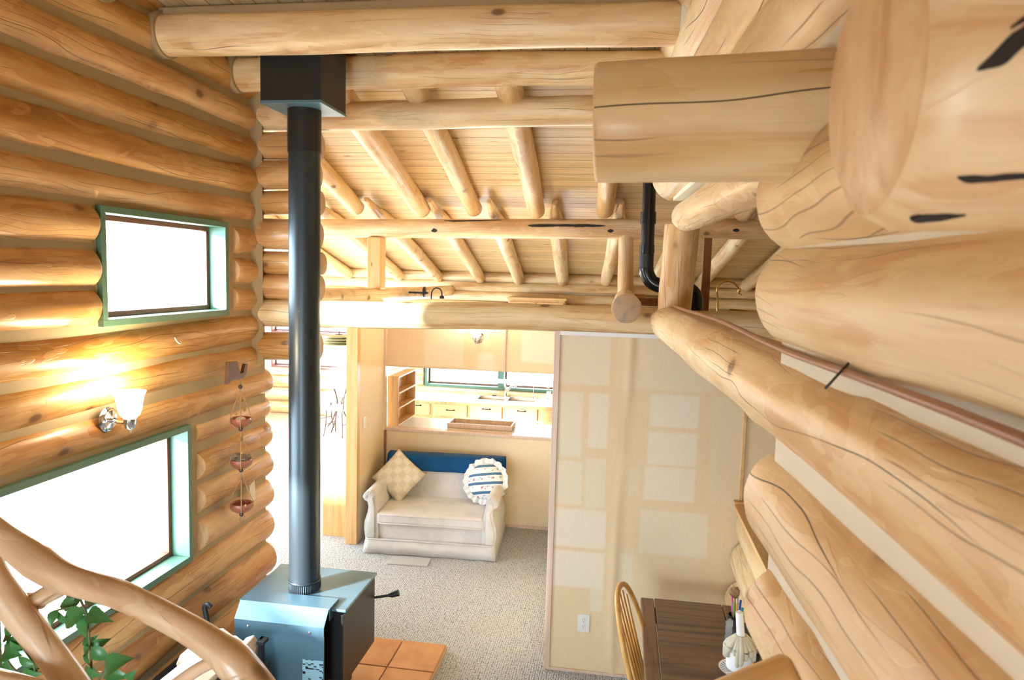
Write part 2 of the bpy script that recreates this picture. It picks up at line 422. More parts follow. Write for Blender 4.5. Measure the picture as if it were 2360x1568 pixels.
def lathe(bm, prof, n=28, M=None, mi=0):
    tmp = bmesh.new(); rings = []
    for r, z in prof:
        rings.append([tmp.verts.new((r*math.cos(2*PI*k/n), r*math.sin(2*PI*k/n), z)) for k in range(n)] if r > 1e-6 else [tmp.verts.new((0, 0, z))])
    for a, b in zip(rings, rings[1:]):
        for k in range(n):
            q = [a[k % len(a)], a[(k+1) % len(a)], b[(k+1) % len(b)], b[k % len(b)]]
            u = []
            for v in q:
                if v not in u: u.append(v)
            if len(u) > 2: tmp.faces.new(u).smooth = True
    merge(bm, tmp, M, mi)
def prism(bm, poly, y0, y1, M=None, bev=0.0, plane='xz'):
    tmp = bmesh.new()
    mk = (lambda p, y: (p[0], y, p[1])) if plane == 'xz' else ((lambda p, y: (y, p[0], p[1])) if plane == 'yz' else (lambda p, y: (p[0], p[1], y)))
    A = [tmp.verts.new(mk(p, y0)) for p in poly]; B = [tmp.verts.new(mk(p, y1)) for p in poly]
    tmp.faces.new(A); tmp.faces.new(B[::-1])
    for i in range(len(poly)):
        j = (i+1) % len(poly); tmp.faces.new((A[j], A[i], B[i], B[j]))
    bmesh.ops.recalc_face_normals(tmp, faces=tmp.faces[:])
    if bev: bmesh.ops.bevel(tmp, geom=tmp.edges[:], offset=bev, segments=2, profile=.5, affect='EDGES')
    merge(bm, tmp, M)

_seed = [0]
def log(name, p0, p1, r0, r1=None, e0='flat', e1='flat', mat=None, parent=None, wob=.010, rn=.05, s0=(0, 0), s1=(0, 0), n=26, bumps=3, bev=.012, endmat=None, tip=0):
    """a peeled log from p0 to p1 (local X along it). e: 'flat' bevelled cut or 'round'; s: slant of the cut (dx per y, per z)."""
    r1 = r1 or r0; p0, p1 = Vector(p0), Vector(p1); d = p1-p0; L = d.length; X = d.normalized()
    up = Vector((0, 0, 1)) if abs(X.z) < .95 else Vector((0, 1, 0))
    Y = up.cross(X).normalized(); Z = X.cross(Y)
    M = Matrix((X, Y, Z)).transposed().to_4x4(); M.translation = p0
    _seed[0] += 1; sd = _seed[0]*13.7; rnd = random.Random(_seed[0])
    bl = [(rnd.random()*L, rnd.random()*2*PI, rnd.uniform(.05, .12), rnd.uniform(.35, .7)) for _ in range(int(bumps*max(1, L/2.5)))] if bumps else []
    xs = []
    m = max(4, int(L/.075))
    def endring(kind):
        if kind == 'round': return [(math.sin(a*PI/2/6), .75*(1-math.cos(a*PI/2/6))) for a in range(7)]  # (radius factor, inset in r)
        return [(.001, 0), (1-bev/.11, 0), (1-bev*.35/.11, bev*.35/.11), (1, bev/.11)]
    st = []
    for fr, ins in endring(e0): st.append((ins*r0, max(fr, .001)))
    a0 = st[-1][0]; ee = endring(e1); b0 = L-ee[-1][1]*r1
    for i in range(1, m): st.append((a0+(b0-a0)*i/m, 1.0))
    for fr, ins in ee[::-1]: st.append((L-ins*r1, max(fr, .001)))
    bm = bmesh.new(); rings = []
    for x, fr in st:
        t = x/L; r = r0+(r1-r0)*t
        if tip and x < tip: r *= .3+.7*x/tip
        cy = wob*noise.noise((x*.7, sd, 0))*2; cz = wob*noise.noise((x*.7, 5+sd, 3))*2
        ring = []
        for k in range(n):
            a = 2*PI*k/n; ca, sa = math.cos(a), math.sin(a)
            rr = r*(1 + rn*noise.noise((x*1.6+sd, ca*1.2, sa*1.2)) + rn*.35*noise.noise((x*4+sd, ca*3, sa*3)))
            for bx, ba, h, w in bl:
                da = (a-ba+PI) % (2*PI)-PI
                q = ((x-bx)/(.07))**2 + (da/w)**2
                if q < 6: rr += r*h*math.exp(-q)
            y, z = rr*fr*ca+cy, rr*fr*sa+cz
            w0 = max(0, 1-x/(r0*(3 if abs(s0[1]) < 1.5 else 11))) if s0 != (0, 0) else 0; w1 = max(0, 1-(L-x)/(r1*3)) if s1 != (0, 0) else 0
            dx = w0*(s0[0]*y+s0[1]*z) + w1*(s1[0]*y+s1[1]*z)
            ring.append(bm.verts.new((x+dx, y, z)))
        rings.append(ring)
    ne0 = 3 if e0 == 'flat' else 0; ne1 = 3 if e1 == 'flat' else 0
    for i in range(len(rings)-1):
        en = (i < ne0-1) or (i >= len(rings)-ne1 and ne1)
        for k in range(n):
            f = bm.faces.new((rings[i][k], rings[i][(k+1) % n], rings[i+1][(k+1) % n], rings[i+1][k])); f.smooth = True; f.material_index = 1 if en else 0
    bmesh.ops.recalc_face_normals(bm, faces=bm.faces[:])
    o = mesh_obj(name, bm, [mat or WOOD, endmat or ENDG], parent)
    o.data.set_sharp_from_angle(angle=math.radians(50))
    if parent is not None and parent.matrix_basis != Matrix(): o.matrix_world = parent.matrix_basis.inverted() @ M
    else: o.matrix_world = M
    return o
def struct(o): o['kind'] = 'structure'; return o
def thing_log(label, cat, *a, group=None, name='log_beam', **k):
    o = log(name, *a, **k); return tag(o, label, cat, group, 'thing')

# ------------------------------------------------------------------ floor
bm = bmesh.new(); box(bm, (-6.9, -4.3, -.1), (3.0, 10.3, 0)); struct(mesh_obj('floor', bm, CARPET))
TILEF = NT('dining_floor_tile')
tcv = TILEF.coords((1, 1, 1), rnd=False); br = TILEF.n('ShaderNodeTexBrick', offset=0.0); TILEF.l(tcv, br.inputs['Vector'])
br.inputs['Scale'].default_value = 1; br.inputs['Brick Width'].default_value = .33; br.inputs['Row Height'].default_value = .33; br.inputs['Mortar Size'].default_value = .008
br.inputs['Color1'].default_value = (.60, .40, .29, 1); br.inputs['Color2'].default_value = (.66, .46, .34, 1); br.inputs['Mortar'].default_value = (.5, .4, .33, 1)
TILEF.set(br.outputs['Color'], .5)
bm = bmesh.new(); box(bm, (-6.9, 10.3, -.1), (3.0, 12.4, 0.004)); struct(mesh_obj('floor_dining', bm, TILEF.m))

# ------------------------------------------------------------------ left wall: logs over chinking, two windows
wl = struct(empty('wall_left'))
UW = (3.09, 4.21, 2.385, 2.975); LW = (2.42, 3.785, .925, 1.76)    # y0, y1, z0, z1 of the window frames
bm = bmesh.new()
def slab(y0, y1, z0, z1): box(bm, (-2.66, y0, z0), (-2.515, y1, z1))
slab(-4.2, 4.72, 0, LW[2]); slab(-4.2, LW[0], LW[2], LW[3]); slab(LW[1], 4.72, LW[2], LW[3])
slab(-4.2, 4.72, LW[3], UW[2]); slab(-4.2, UW[0], UW[2], UW[3]); slab(UW[1], 4.72, UW[2], UW[3]); slab(-4.2, 4.72, UW[3], 5.1)
prism(bm, [(-2.53, 4.52), (-2.455, 4.585), (-2.53, 4.62)], 2.02, 3.9, plane='xy')
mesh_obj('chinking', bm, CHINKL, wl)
BZ = [0, .2, .42, .683, .925, 1.155, 1.366, 1.585, 1.765, 1.965, 2.17, 2.38, 2.575, 2.775, 2.98, 3.17, 3.385, 3.59, 3.80, 4.02, 4.24, 4.46, 4.7, 4.92]
for za, zb in zip(BZ, BZ[1:]):
    zc = (za+zb)/2; h = (zb-za)/2; r = h*1.03
    yend = 4.83 if zb < 2.0 else (4.66 if zb < 3.95 else 4.9)
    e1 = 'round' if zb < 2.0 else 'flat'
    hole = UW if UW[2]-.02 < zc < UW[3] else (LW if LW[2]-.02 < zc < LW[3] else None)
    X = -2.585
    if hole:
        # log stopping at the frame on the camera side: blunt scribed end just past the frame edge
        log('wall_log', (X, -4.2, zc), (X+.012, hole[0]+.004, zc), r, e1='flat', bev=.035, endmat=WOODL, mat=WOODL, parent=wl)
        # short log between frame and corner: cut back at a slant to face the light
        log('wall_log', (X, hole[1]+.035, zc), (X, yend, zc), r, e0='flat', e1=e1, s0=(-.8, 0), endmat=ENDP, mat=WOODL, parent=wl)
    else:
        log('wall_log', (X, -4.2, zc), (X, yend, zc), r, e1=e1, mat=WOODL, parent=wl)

def window_x(name, xin, xout, y0, y1, z0, z1, fw=.035, sash=.028):
    w = struct(empty(name)); 
    def ring(nm, xa, xb, y0, y1, z0, z1, t, mat):
        return bobj(nm, [((xa, y0, z0), (xb, y1, z0+t)), ((xa, y0, z1-t), (xb, y1, z1)), ((xa, y0, z0+t), (xb, y0+t, z1-t)), ((xa, y1-t, z0+t), (xb, y1, z1-t))], mat, w, .002)
    ring('window_frame', xout, xin, y0, y1, z0, z1, fw, GREEN)
    ring('window_sash', xout+.02, xout+.06, y0+fw, y1-fw, z0+fw, z1-fw, sash, REDB)
    bobj('window_pane', [((xout+.036, y0+fw+sash, z0+fw+sash), (xout+.042, y1-fw-sash, z1-fw-sash))], GLASS, w, 0)
    return w
window_x('window_1', -2.485, -2.66, *UW)
window_x('window_2', -2.485, -2.66, *LW)

# porch posts beyond the lower window
for i, y in enumerate((3.05, 1.9)):
    t = bobj('porch_post', [((-4.3, y-.06, -.4), (-4.18, y+.06, 3.0))], WHITEP); tag(t, ('pale porch post outside the lower window, seen left of its right jamb', 'pale porch post outside the lower window behind the bent branch rail')[i], 'post', kind='thing')

# ------------------------------------------------------------------ cross wall (log stubs in the corner behind the stovepipe)
wc = struct(empty('wall_center'))
for z0, z1, xe in [(3.435, 3.62, -2.07), (3.225, 3.425, -2.09), (3.05, 3.215, -2.06), (2.825, 3.035, -2.08), (2.655, 2.81, -2.05), (2.475, 2.65, -2.07), (2.04, 2.24, -2.08)]:
    log('wall_log', (-2.75, 4.66, (z0+z1)/2), (xe, 4.66, (z0+z1)/2), (z1-z0)/2*1.0, mat=WOODL, parent=wc, bumps=1)

# ------------------------------------------------------------------ main beams
thing_log('long peeled log beam meeting the flue box bottom, above the sloped boards', 'beam', (-2.7, 4.66, 3.735), (.62, 4.66, 3.74), .093, .095, mat=WOOD)
thing_log('header log over the sofa opening, glaring white at the stovepipe end', 'beam', (-2.75, 4.66, 2.372), (1.4, 4.66, 2.43), .097, .083, mat=WOOD, bumps=2, name='header_log')
b1 = thing_log('thick knotty tie beam across the top, in front of the flue box', 'beam', (-2.62, 3.60, 3.925), (.50, 3.60, 3.915), .108, .098, mat=WOOD, bumps=6, name='tie_beam')
b2 = thing_log('tie beam just behind the black flue box, second from the top', 'beam', (-2.62, 4.34, 3.925), (.48, 4.34, 3.92), .102, .096, mat=WOOD, bumps=5, name='tie_beam')
b0 = thing_log('beam at the very top edge, nearest the boards overhead', 'beam', (-2.62, 3.12, 4.045), (.5, 3.12, 4.075), .115, .10, mat=WOOD, bumps=4, name='tie_beam')
pur = thing_log('slim purlin log with dark scars carrying the lower rafter tier', 'beam', (-3.4, 7.0, 3.105), (1.7, 7.0, 3.185), .093, .097, mat=WOODP, bumps=0, wob=0, rn=.012, name='purlin_log')
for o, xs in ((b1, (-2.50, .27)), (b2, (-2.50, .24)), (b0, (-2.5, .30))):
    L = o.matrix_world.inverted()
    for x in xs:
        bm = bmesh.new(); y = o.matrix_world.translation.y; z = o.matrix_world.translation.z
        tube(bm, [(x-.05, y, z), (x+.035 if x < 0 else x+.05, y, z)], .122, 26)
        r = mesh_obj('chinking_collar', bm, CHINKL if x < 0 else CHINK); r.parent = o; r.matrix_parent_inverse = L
# tie log along the left wall line, running to the far wall
thing_log('low log running away to the far wall, carrying the left square post', 'beam', (-2.5, 4.75, 2.45), (-2.5, 10.2, 2.42), .085, .075, mat=WOOD, bumps=2, name='tie_log')
thing_log('joist with its grey round cut end facing out over the header', 'beam', (.045, 4.42, 2.51), (.045, 10.1, 2.45), .092, .085, mat=WOOD, bumps=0, name='floor_joist')
# posts between tie logs and purlin
def square_post(x, y, z0, z1, w, label, mat=PINE):
    o = bobj('wood_post', [((x-w/2, y-w/2, z0), (x+w/2, y+w/2, z1))], mat, bev=.012); tag(o, label, 'post', kind='thing')
square_post(-2.5, 7.0, 2.50, 3.03, .15, 'square wooden post under the slim purlin near the stovepipe')
o = log('wood_post', (.035, 7.0, 2.53), (.02, 7.0, 3.10), .078, .072, mat=WOODP, bumps=0); tag(o, 'round pole post standing above the joist with the round cut end', 'post', kind='thing')

# ------------------------------------------------------------------ roof
def roof_slab(name, pts_low, mat, th=.06):
    bm = bmesh.new(); A = [bm.verts.new(p) for p in pts_low]; B = [bm.verts.new((p[0], p[1], p[2]+th)) for p in pts_low]
    bm.faces.new(A); bm.faces.new(B[::-1])
    for i in range(4): bm.faces.new((A[i], A[(i+1) % 4], B[(i+1) % 4], B[i]))
    bmesh.ops.recalc_face_normals(bm, faces=bm.faces[:])
    return struct(mesh_obj(name, bm, mat))
def zr(y):  # underside of the roof boards
    if y < 4.5: return 4.06+.12*(3.66-y) if y < 3.66 else 4.06-.05*(y-3.66)/.84
    if y < 7.0: return 4.01+(3.385-4.01)*(y-4.5)/2.5
    return 3.385+(2.745-3.385)*(y-7.0)/3.0
roof_slab('ceiling', [(-7, 7.0, zr(7)), (3, 7.0, zr(7)), (3, 10.4, zr(10.4)), (-7, 10.4, zr(10.4))], CEILX)
roof_slab('ceiling_middle', [(-7, 4.5, 4.01), (3, 4.5, 4.01), (3, 7.0, zr(7)), (-7, 7.0, zr(7))], CEILX)
roof_slab('ceiling_near', [(-2.75, 3.66, 4.06), (3, 3.66, 4.06), (3, 4.5, 4.01), (-2.75, 4.5, 4.01)], CEILY)
roof_slab('ceiling_overhead', [(-2.75, -4.3, zr(-4.3)), (3, -4.3, zr(-4.3)), (3, 3.66, 4.06), (-2.75, 3.66, 4.06)], CEILY)
o = bobj('chinking_strip', [((-2.5, 3.56, 3.99), (.4, 3.64, 4.058))], CHINKL, bev=.01); struct(o); o.name = 'trim_1'

UP = [-3.3, -2.68, -2.0, -1.468, -.849, -.189, .464, 1.079]
where = ['hidden behind the stovepipe, farthest left', 'first right of the stovepipe', 'second right of the stovepipe', 'third right of the stovepipe', 'fourth right of the stovepipe', 'fifth, just left of the black drain pipe', 'with its round end above the right post', 'sixth past the stovepipe, over the right post log']
for i, x in enumerate(UP):
    r = random.uniform(.082, .094)
    z1 = 3.21+r*1.02; yb = 6.92 if i != 6 else 6.3
    zz = lambda y: zr(y)-r-.004
    thing_log('pale rafter above the slim purlin, '+where[i], 'rafter', (x+.10, 4.36 if x > -2.5 else 4.85, zz(4.5 if x > -2.5 else 4.85)+.0), (x, yb, zz(yb)+.0), r, r*.95, mat=WOODP, bumps=4, wob=.006, name='roof_rafter', group='upper tier rafters')
LO = [-4.05, -3.26, -2.673, -2.038, -1.459, -.835, -.217, .45, 1.076, 1.70]
wh2 = ['leftmost, beside the stovepipe', 'second from the left, behind the square post', 'third from the left', 'fourth from the left', 'fifth from the left', 'sixth from the left', 'directly left of the round pole post', 'behind the tall right post', 'over the brass gooseneck lamp', 'rightmost, beside the near log ends']
for i, x in enumerate(LO):
    r = random.uniform(.082, .095)
    thing_log('lower rafter below the slim purlin, '+wh2[i], 'rafter', (x+.185, 6.66, zr(7.0)-r+.075), (x-.01, 10.2, zr(10.2)-r-.004), r, r*.92, mat=WOOD, bumps=4, wob=.006, tip=.75, endmat=WOOD, name='roof_rafter', group='lower tier rafters')

# ------------------------------------------------------------------ far wall (kitchen) with window
wf = struct(empty('wall_far'))
KW = (-2.86, -.45, .985, 1.70)
bm = bmesh.new()
box(bm, (-3.1, 10.2, 0), (3.0, 10.32, KW[2])); box(bm, (-3.1, 10.2, KW[2]), (KW[0], 10.32, KW[3])); box(bm, (KW[1], 10.2, KW[2]), (3.0, 10.32, KW[3])); box(bm, (-3.1, 10.2, KW[3]), (3.0, 10.32, 2.85))
box(bm, (-7, 10.2, 2.15), (-3.1, 10.32, 2.85))
mesh_obj('chinking', bm, CHINK, wf)
for za, zb in [(.0, .24), (.24, .48), (.48, .72), (.72, .985), (.985, 1.16), (1.16, 1.32), (1.32, 1.5), (1.5, 1.70), (1.70, 1.90), (1.90, 2.09), (2.09, 2.28), (2.28, 2.43), (2.43, 2.575), (2.575, 2.72)]:
    zc = (za+zb)/2; r = (zb-za)/2*1.02
    if KW[2] < zc < KW[3]:
        log('wall_log', (-3.1, 10.2, zc), (KW[0]-.01, 10.2, zc), r, parent=wf, bumps=1); log('wall_log', (KW[1]+.01, 10.2, zc), (3.0, 10.2, zc), r, parent=wf, bumps=1)
    else:
        log('wall_log', (-3.1 if zb < 2.2 else -7, 10.2, zc), (3.0, 10.2, zc), r, parent=wf, bumps=3)
def window_y(name, y, x0, x1, z0, z1, mull=(), frame=GREEN, sash=REDB, fw=.05, depth=.12):
    w = struct(empty(name)); ya, yb = y-.05, y+depth
    bx = [((x0, ya, z0), (x1, yb, z0+fw)), ((x0, ya, z1-fw), (x1, yb, z1)), ((x0, ya, z0+fw), (x0+fw, yb, z1-fw)), ((x1-fw, ya, z0+fw), (x1, yb, z1-fw))]
    for m in mull: bx.append(((m-.045, ya, z0+fw), (m+.045, yb, z1-fw)))
    bobj('window_frame', bx, frame, w, .003)
    xs = [x0+fw] + [v for m in mull for v in (m-.045, m+.045)] + [x1-fw]; s = .025; bx = []; px = []
    for a, b in zip(xs[::2], xs[1::2]):
        yy = (yb-.06, yb-.02)
        bx += [((a, yy[0], z0+fw), (b, yy[1], z0+fw+s)), ((a, yy[0], z1-fw-s), (b, yy[1], z1-fw)), ((a, yy[0], z0+fw+s), (a+s, yy[1], z1-fw-s)), ((b-s, yy[0], z0+fw+s), (b, yy[1], z1-fw-s))]
        px.append(((a+s, yb-.044, z0+fw+s), (b-s, yb-.038, z1-fw-s)))
    bobj('window_sash', bx, sash, w, .002)
    for p in px: bobj('window_pane', [p], GLASS, w, 0)
window_y('window_3', 10.2, *KW, mull=(-1.70,), fw=.04)

# ------------------------------------------------------------------ dining bay walls
wd = struct(empty('wall_dining')); DW = (-6.35, -4.7, .86, 1.36); DU = (-6.35, -4.7, 1.5, 1.80)
bm = bmesh.new()
box(bm, (-6.9, 12.2, 0), (-3.0, 12.32, DW[2])); box(bm, (-6.9, 12.2, DW[2]), (DW[0], 12.32, 2.3)); box(bm, (DW[1], 12.2, DW[2]), (-3.0, 12.32, 2.3)); box(bm, (DW[0], 12.2, DW[3]), (DW[1], 12.32, DU[2])); box(bm, (DW[0], 12.2, DU[3]), (DW[1], 12.32, 2.3))
box(bm, (-3.1, 10.32, 0), (-3.0, 12.2, 2.3)); box(bm, (-7, 10.32, 2.25), (-3.0, 12.32, 2.31))
mesh_obj('chinking', bm, CHINK, wd)
for zc, r in ((.12, .12), (.36, .12), (.60, .115), (.775, .08)):
    log('wall_log', (-6.9, 12.2, zc), (-3.0, 12.2, zc), r, parent=wd, bumps=1)
log('wall_log', (-6.9, 12.2, 1.43), (-3.0, 12.2, 1.43), .065, parent=wd, bumps=1); log('wall_log', (-6.9, 12.2, 1.95), (-3.0, 12.2, 1.95), .13, parent=wd, bumps=1)
window_y('window_4', 12.2, *DW, mull=(-5.6,), frame=REDB, fw=.03)
window_y('window_5', 12.2, *DU, mull=(-5.6,), frame=REDB, fw=.03)
ws = struct(empty('wall_dining_side')); bm = bmesh.new()
A = (6.2, 10.4, .5, 2.2)
box(bm, (-6.95, 4.7, 0), (-6.85, 12.3, A[2])); box(bm, (-6.95, 4.7, A[3]), (-6.85, 12.3, 4.2)); box(bm, (-6.95, 4.7, A[2]), (-6.85, A[0], A[3])); box(bm, (-6.95, A[1], A[2]), (-6.85, 12.3, A[3]))
B = (-6.6, -4.35, 1.05, 2.3)  # unseen front opening added, sized for light on sofa and cabinet
box(bm, (-6.9, 4.68, 0), (-2.66, 4.78, B[2])); box(bm, (-6.9, 4.68, B[3]), (-2.66, 4.78, 4.2)); box(bm, (-6.9, 4.68, B[2]), (B[0], 4.78, B[3])); box(bm, (B[1], 4.68, B[2]), (-2.66, 4.78, B[3]))
mesh_obj('siding', bm, WHITEP, ws)
# rear gable wall behind the viewer, with a low unseen opening added to light the panel
wr = struct(empty('wall_rear')); bm = bmesh.new(); Rr = (-2.45, -.4, .15, 1.6)
box(bm, (-2.75, -2.6, 0), (3, -2.5, Rr[2])); box(bm, (-2.75, -2.6, Rr[3]), (3, -2.5, 5.3)); box(bm, (-2.75, -2.6, Rr[2]), (Rr[0], -2.5, Rr[3])); box(bm, (Rr[1], -2.6, Rr[2]), (3, -2.5, Rr[3]))
mesh_obj('plank_panel', bm, PINE, wr)
# outer right side
wo = struct(empty('wall_outer_right')); bm = bmesh.new(); Q = (3.0, 3.0, 1.0, 1.8)
box(bm, (2.7, -4.3, 0), (2.8, 12.4, Q[2])); box(bm, (2.7, -4.3, Q[3]), (2.8, 12.4, 5.2)); box(bm, (2.7, -4.3, Q[2]), (2.8, Q[0], Q[3])); box(bm, (2.7, Q[1], Q[2]), (2.8, 12.4, Q[3]))
mesh_obj('plank_panel', bm, PINEY, wo)

# ------------------------------------------------------------------ right wall (skewed log wall)
SK = .055
def R(p, d, z): return (p-SK*d, d, z)
wr2 = struct(empty('wall_right'))
bm = bmesh.new()
def rslab(p0, p1, d0, d1, z0, z1):
    A = [bm.verts.new(R(*q)) for q in ((p0, d0, z0), (p1, d0, z0), (p1, d1, z0), (p0, d1, z0))]; B = [bm.verts.new(v.co+Vector((0, 0, z1-z0))) for v in A]
    fs = [A[::-1], B] + [(A[i], A[(i+1) % 4], B[(i+1) % 4], B[i]) for i in range(4)]
    for f in fs: bm.faces.new(f)
rslab(.452, .60, -4.2, .92, 0, 1.83); rslab(.452, .60, -4.2, 1.66, 1.83, 2.9); rslab(.50, .60, -4.2, 4.2, 3.14, 4.9); rslab(.452, .60, -4.2, 1.66, 3.04, 4.9); rslab(.452, .60, -4.2, 1.66, 2.9, 3.04)
mesh_obj('chinking', bm, CHINK, wr2)
for zc, r, d1, e in [(.25, .138, 1.0, 'round'), (.52, .138, 1.0, 'round'), (.80, .138, 1.0, 'round'), (1.08, .138, 1.0, 'round'), (1.36, .138, 1.0, 'round'), (1.635, .137, 1.0, 'round'), (1.948, .119, 1.72, 'round'), (2.185, .125, 1.80, 'round'), (2.665, .122, 1.78, 'round'), (2.89, .135, 1.80, 'round')]:
    log('wall_log', R(.52, -4.2, zc), R(.52, d1, zc), r, e1=e, parent=wr2, n=40, wob=.006, rn=.035)
log('wall_log', R(.52, -4.2, 2.435), R(.525, 4.52, 2.425), .136, .100, e1='round', parent=wr2, n=48, bumps=5, wob=.004, rn=.06)
log('wall_log', R(.60, 1.5, 3.05), R(.60, 4.42, 3.065), .10, .088, e1='round', parent=wr2, n=32)
for zc in (3.28, 3.53, 3.78, 4.03, 4.28, 4.53):
    log('wall_log', R(.535, -4.2, zc), R(.52, 4.45, zc), .133, .125, e1='round', parent=wr2, n=32)
o = log('wood_post', R(.575, 4.40, 2.49), R(.585, 4.40, 3.02), .098, .102, mat=WOODP, bumps=1, name_unused=None) if False else log('wood_post', R(.565, 4.40, 2.49), R(.585, 4.40, 3.02), .098, .102, mat=WOODP, bumps=1)
tag(o, 'stout short post with a split, between two right wall logs beside the black drain pipe', 'post', kind='thing')
# stub logs crossing the right wall
thing_log('big square-cut log stub jutting out left from the right wall', 'log', (-.068, 1.48, 3.008), (.75, 1.48, 3.03), .118, .128, mat=WOOD, n=48, bumps=0, wob=.004, rn=.03, bev=.008, endmat=ENDP, name='log_stub')
nl = thing_log('huge blurred log end with black cracks, closest at upper right', 'log', (.212, .73, 2.885), (.85, .73, 2.90), .136, .14, mat=WOOD, n=64, bumps=0, wob=.0, rn=.012, bev=.035, endmat=ENDP, name='log_stub')
def surface_crack(parent, pts, r=.1372):       # weathered black drying cracks on the log skin: (x along the log, angle deg, half width)
    bm = bmesh.new(); top = []; bot = []
    P = spline([(x, a, w) for x, a, w in pts], 6)
    for q in P:
        for L, sgn in ((top, 1), (bot, -1)):
            a = math.radians(q.y)+sgn*max(q.z, .0004)/r*(1+.5*noise.noise((q.x*60, sgn, 0)))
            L.append(bm.verts.new((q.x, r*math.cos(a), r*math.sin(a))))
    for i in range(len(P)-1): bm.faces.new((top[i], top[i+1], bot[i+1], bot[i]))
    bmesh.ops.recalc_face_normals(bm, faces=bm.faces[:]); bmesh.ops.solidify(bm, geom=bm.faces[:], thickness=.003)
    mesh_obj('drying_crack', bm, CRACKM, parent)
CRACKM = plain('weathered_black_crack', (.035, .03, .028), .8, var=.2)
surface_crack(nl, [(.045, 190, .001), (.06, 186, .008), (.075, 180, .010), (.095, 172, .006), (.115, 166, .003), (.14, 160, .001)])
surface_crack(nl, [(.065, 178, .001), (.09, 171, .005), (.13, 163, .002)])
surface_crack(nl, [(.052, 226, .001), (.065, 227, .004), (.10, 226, .003), (.15, 224, .002)])
surface_crack(nl, [(.036, 250, .001), (.046, 250, .007), (.062, 249, .006), (.078, 247, .001)])
surface_crack(pur, [(2.47, 165, .004), (2.55, 165, .014), (2.8, 164, .012), (3.0, 165, .015), (3.15, 166, .010), (3.22, 166, .002)], .0980)
surface_crack(pur, [(1.62, 128, .002), (1.75, 132, .010), (1.95, 128, .008), (2.2, 122, .003)], .0972)
surface_crack(pur, [(1.50, 195, .006), (1.53, 195, .020), (1.56, 195, .006)], .0968)
surface_crack(pur, [(3.24, 195, .004), (3.27, 195, .018), (3.30, 195, .004)], .0982)
surface_crack(pur, [(4.40, 190, .004), (4.43, 190, .017), (4.46, 190, .004)], .0990)
# cable stapled along the big log
wire = spline([R(.435, .25, 2.545), R(.432, .55, 2.548), R(.430, .85, 2.555), R(.44, 1.2, 2.552), R(.445, 1.55, 2.548), R(.452, 1.9, 2.552), R(.475, 2.4, 2.556), R(.49, 2.9, 2.553), R(.505, 3.5, 2.545), R(.52, 4.1, 2.540)], 5)
bm = bmesh.new(); tube(bm, wire, .0075, 10); w = mesh_obj('electric_cable', bm, CABLE); tag(w, 'brown cable running along the top of the long right wall log', 'cable')
bm = bmesh.new(); tube(bm, [R(.405, 1.22, 2.525), R(.452, 1.24, 2.575)], .0022, 8); mesh_obj('nail', bm, IRON, w)

# ------------------------------------------------------------------ ledge wall by the table
lw = struct(empty('wall_ledge')); bm = bmesh.new(); box(bm, (.82, 3.2, 0), (1.05, 4.6, 1.24)); mesh_obj('chinking', bm, CHINK, lw)
for zc, r in ((.13, .13), (.39, .13), (.65, .13), (.905, .128), (1.13, .105)):
    log('wall_log', (.885, 3.1, zc), (.885, 4.6, zc), r, parent=lw, bumps=1)
bobj('ledge_board', [((.765, 3.1, 1.243), (1.12, 4.575, 1.268)), ((.765, 4.575, 1.243), (1.12, 4.61, 1.285))], PINEY, lw)

# ------------------------------------------------------------------ grasscloth partition walls
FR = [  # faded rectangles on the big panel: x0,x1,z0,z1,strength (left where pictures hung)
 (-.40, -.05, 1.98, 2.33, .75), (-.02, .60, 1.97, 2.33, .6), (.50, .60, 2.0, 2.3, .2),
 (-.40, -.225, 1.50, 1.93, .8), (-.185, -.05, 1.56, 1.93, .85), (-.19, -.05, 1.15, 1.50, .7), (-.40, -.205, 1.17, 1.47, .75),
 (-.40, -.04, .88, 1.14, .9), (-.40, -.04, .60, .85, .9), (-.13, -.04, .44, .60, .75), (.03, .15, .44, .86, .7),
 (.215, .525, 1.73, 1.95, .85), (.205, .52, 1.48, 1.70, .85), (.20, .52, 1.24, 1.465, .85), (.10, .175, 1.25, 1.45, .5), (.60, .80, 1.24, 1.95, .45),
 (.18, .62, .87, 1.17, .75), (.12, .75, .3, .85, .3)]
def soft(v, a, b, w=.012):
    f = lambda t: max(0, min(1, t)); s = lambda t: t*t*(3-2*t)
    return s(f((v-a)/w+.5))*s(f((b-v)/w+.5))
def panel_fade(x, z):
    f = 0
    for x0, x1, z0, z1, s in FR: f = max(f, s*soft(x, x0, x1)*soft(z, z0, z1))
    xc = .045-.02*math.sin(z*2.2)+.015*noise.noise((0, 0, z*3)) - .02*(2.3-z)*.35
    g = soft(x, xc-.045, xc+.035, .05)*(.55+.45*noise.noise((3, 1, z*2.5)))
    return f*(1-g*.6), max(0, g)*.75
